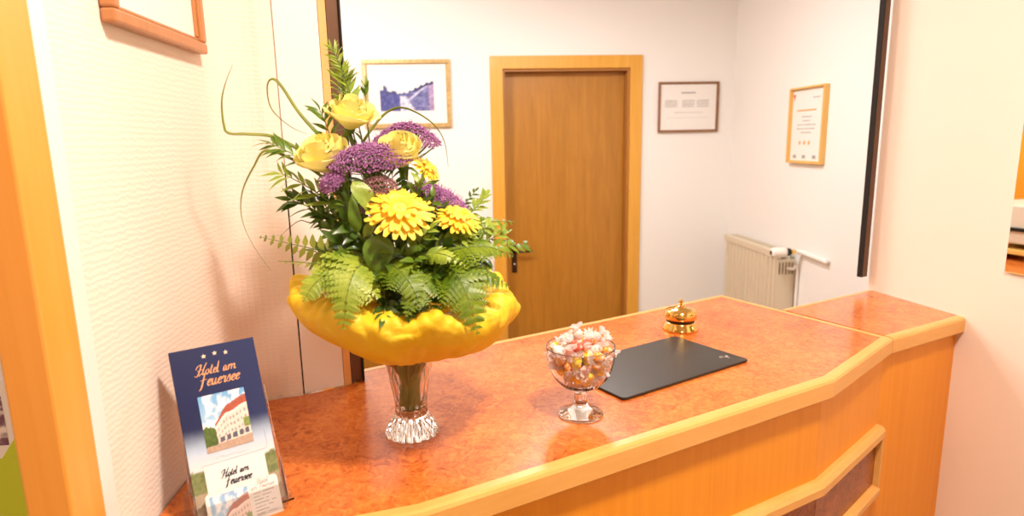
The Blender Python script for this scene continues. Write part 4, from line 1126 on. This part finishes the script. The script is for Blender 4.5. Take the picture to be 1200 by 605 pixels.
# ------------------------------------------------------------------ beyond the left post: poster on the wall
po = empty('wall_poster', (-.95, 1.2585, .62), 'green poster with a photo, seen past the wooden post at the left edge', 'poster')
mb = MB(); mb.box(-1.25, -.86, 1.2575, 1.2605, .45, 1.12)
mb.build('poster_sheet', plain('pale_poster_card', (.86, .82, .76), .5), po)
mb = MB(); P = [(-1.24, 1.2573, .46), (-.87, 1.2573, .46), (-.87, 1.2573, 1.018), (-.905, 1.2573, 1.000), (-.935, 1.2573, .958), (-1.24, 1.2573, .86)]
mb.add([(x, y - .0008, z) for x, y, z in P] + P, [tuple(range(5, -1, -1))] + [(i, (i + 1) % 6, 6 + (i + 1) % 6, 6 + i) for i in range(6)])
mb.build('green_field', plain('lime_print', (.56, .66, .04), .5), po)
def blur(u, v):
    n = fbm(u * 7, v * 9, 31)
    return lerp((.18, .08, .12), (.85, .74, .70), sm(.38, .62, n))
mb = MB(); picture(mb, (-1.13, 1.2570, .985), (1, 0, 0), (0, 0, 1), .212, .105, blur, 40, 30); mb.build('photo_print', M['print'], po, smooth=True)

# ------------------------------------------------------------------ office furniture behind the counter, seen only in the mirror
sh = empty('office_cupboard', (-1.7, 2.6, 0), 'tall yellow beech cupboard on the left behind the counter, seen in the mirror', 'cupboard')
MB().box(-1.94, -1.56, 2.1, 3.3, .0, 2.2).build('carcass', M['panel'], sh, bevel=.003)
for k in range(2):
    dd = MB().box(-1.559, -1.54, 2.105 + k * .6, 2.695 + k * .6, .06, 2.18).build('door', M['panel'], sh, bevel=.003)
    MB().box(-1.539, -1.515, 2.66 + k * .07, 2.672 + k * .07, 1.0, 1.14).build('handle', M['chrome'], dd, bevel=.003)
sd = empty('sideboard', (-1.05, 2.5, 0), 'low sideboard with orange top behind the counter, seen at the mirror bottom', 'sideboard')
MB().box(-1.50, -.64, 2.02, 3.0, 0, .83).build('carcass', M['panel'], sd)
MB().box(-1.51, -.622, 2.01, 3.01, .832, .870).build('top', M['burl'], sd)
MB().box(-.6215, -.600, 2.01, 3.01, .832, .8705).build('edge_band', M['edge'], sd, bevel=.003)
rs = empty('paper_tray', (-1.15, 2.6, .8705), 'flat tan tray under the pale printer, seen in the mirror', 'tray')
MB().box(-1.42, -.93, 2.35, 2.85, .905, .930).build('shelf', M['pineframe'], rs, bevel=.003)
for yy in (2.36, 2.82): MB().box(-1.40, -.96, yy, yy + .02, .8705, .9045).build('runner', M['brownframe'], rs)
pr_ = empty('office_printer', (-1.15, 2.6, .9305), 'pale printer on the tan tray, seen in the mirror', 'printer')
bd = MB(); bd.prism([(-1.40, 2.38), (-.98, 2.38), (-.96, 2.42), (-.96, 2.78), (-.98, 2.82), (-1.40, 2.82)], .960, 1.17); bd.build('housing', plain('pale_plastic', (.66, .60, .50), .45), pr_, bevel=.008)
for xx in (-1.36, -1.03):
    for yy in (2.43, 2.74): MB().box(xx, xx + .06, yy, yy + .05, .9305, .9595).build('foot', M['black_gap'], pr_, bevel=.004)
MB().box(-.9595, -.945, 2.46, 2.74, 1.03, 1.05).build('output_slot', M['black_gap'], pr_, bevel=.002)

# ------------------------------------------------------------------ lamps
def lamp(name, loc, size, power, col, label, drop=0.):
    e = empty(name, (loc[0], loc[1], CEIL - .06 - drop), label, 'ceiling lamp')
    if drop: MB().tube([(loc[0], loc[1], CEIL - drop - .002), (loc[0], loc[1], CEIL - .001)], .012, 12).build('rod', M['chrome'], e, smooth=True)
    MB().lathe([(size * .55, 0), (size * .57, .02), (size * .57, .058)], (loc[0], loc[1], CEIL - .0595 - drop), 40).build('housing', M['white_plastic'], e, smooth=False)
    l = bpy.data.lights.new(name + '_light', 'AREA'); l.shape = 'DISK'; l.size = size; l.energy = power; l.color = col
    o = bpy.data.objects.new('lamp_light', l); o.location = (0, 0, -.004); link(o, e)
    return o
WARM = (1., .825, .69)
lamp('ceiling_lamp', (.42, .30), .22, 31, WARM, 'round ceiling lamp above the front of the counter')
lamp('ceiling_lamp', (.15, -1.5), .40, 11, WARM, 'round ceiling lamp in the hall behind the viewer')
gl = lamp('ceiling_lamp', (-.75, 2.85), .30, 34, (1., .98, .95), 'added unseen lamp brightening the alcove walls behind the counter')  # added point light, hidden by the left partition, lifts the upper back wall
gl.data.type = 'POINT'; gl.data.shadow_soft_size = .13; gl.location = (0, 0, -.16)
lamp('ceiling_lamp', (.55, 2.75), .40, 24, (1., .98, .95), 'round ceiling lamp in the alcove above the radiator side')
lamp('ceiling_lamp', (-1.5, -.2), .34, 12, WARM, 'round ceiling lamp in the room left of the wooden post')

# ------------------------------------------------------------------ world, camera, colour
w = bpy.data.worlds.new('World'); bpy.context.scene.world = w; w.use_nodes = True
w.node_tree.nodes['Background'].inputs[0].default_value = (1., .92, .82, 1); w.node_tree.nodes['Background'].inputs[1].default_value = .3

cam = bpy.data.cameras.new('camera'); co = bpy.data.objects.new('camera', cam); C.objects.link(co)
rt = Vector((.99569, -.09074, -.01923)); up_ = Vector((.03559, .18226, .98261)); bkv = Vector((-.08566, -.97905, .18471))
co.matrix_world = Matrix(((rt.x, up_.x, bkv.x, 0), (rt.y, up_.y, bkv.y, 0), (rt.z, up_.z, bkv.z, 1.57), (0, 0, 0, 1)))
cam.sensor_width = 36; cam.sensor_fit = 'HORIZONTAL'; cam.lens = 730 / 1200 * 36
cam.clip_start = .02
cam.dof.use_dof = True; cam.dof.focus_distance = 1.08; cam.dof.aperture_fstop = 4.6
sc = bpy.context.scene; sc.camera = co
sc.view_settings.view_transform = 'Standard'; sc.view_settings.look = 'None'; sc.view_settings.gamma = 1; sc.view_settings.use_curve_mapping = False
sc.view_settings.exposure = .42
sc.cycles.max_bounces = 14; sc.cycles.diffuse_bounces = 6; sc.cycles.transmission_bounces = 14; sc.cycles.glossy_bounces = 6
sc.cycles.use_denoising = True
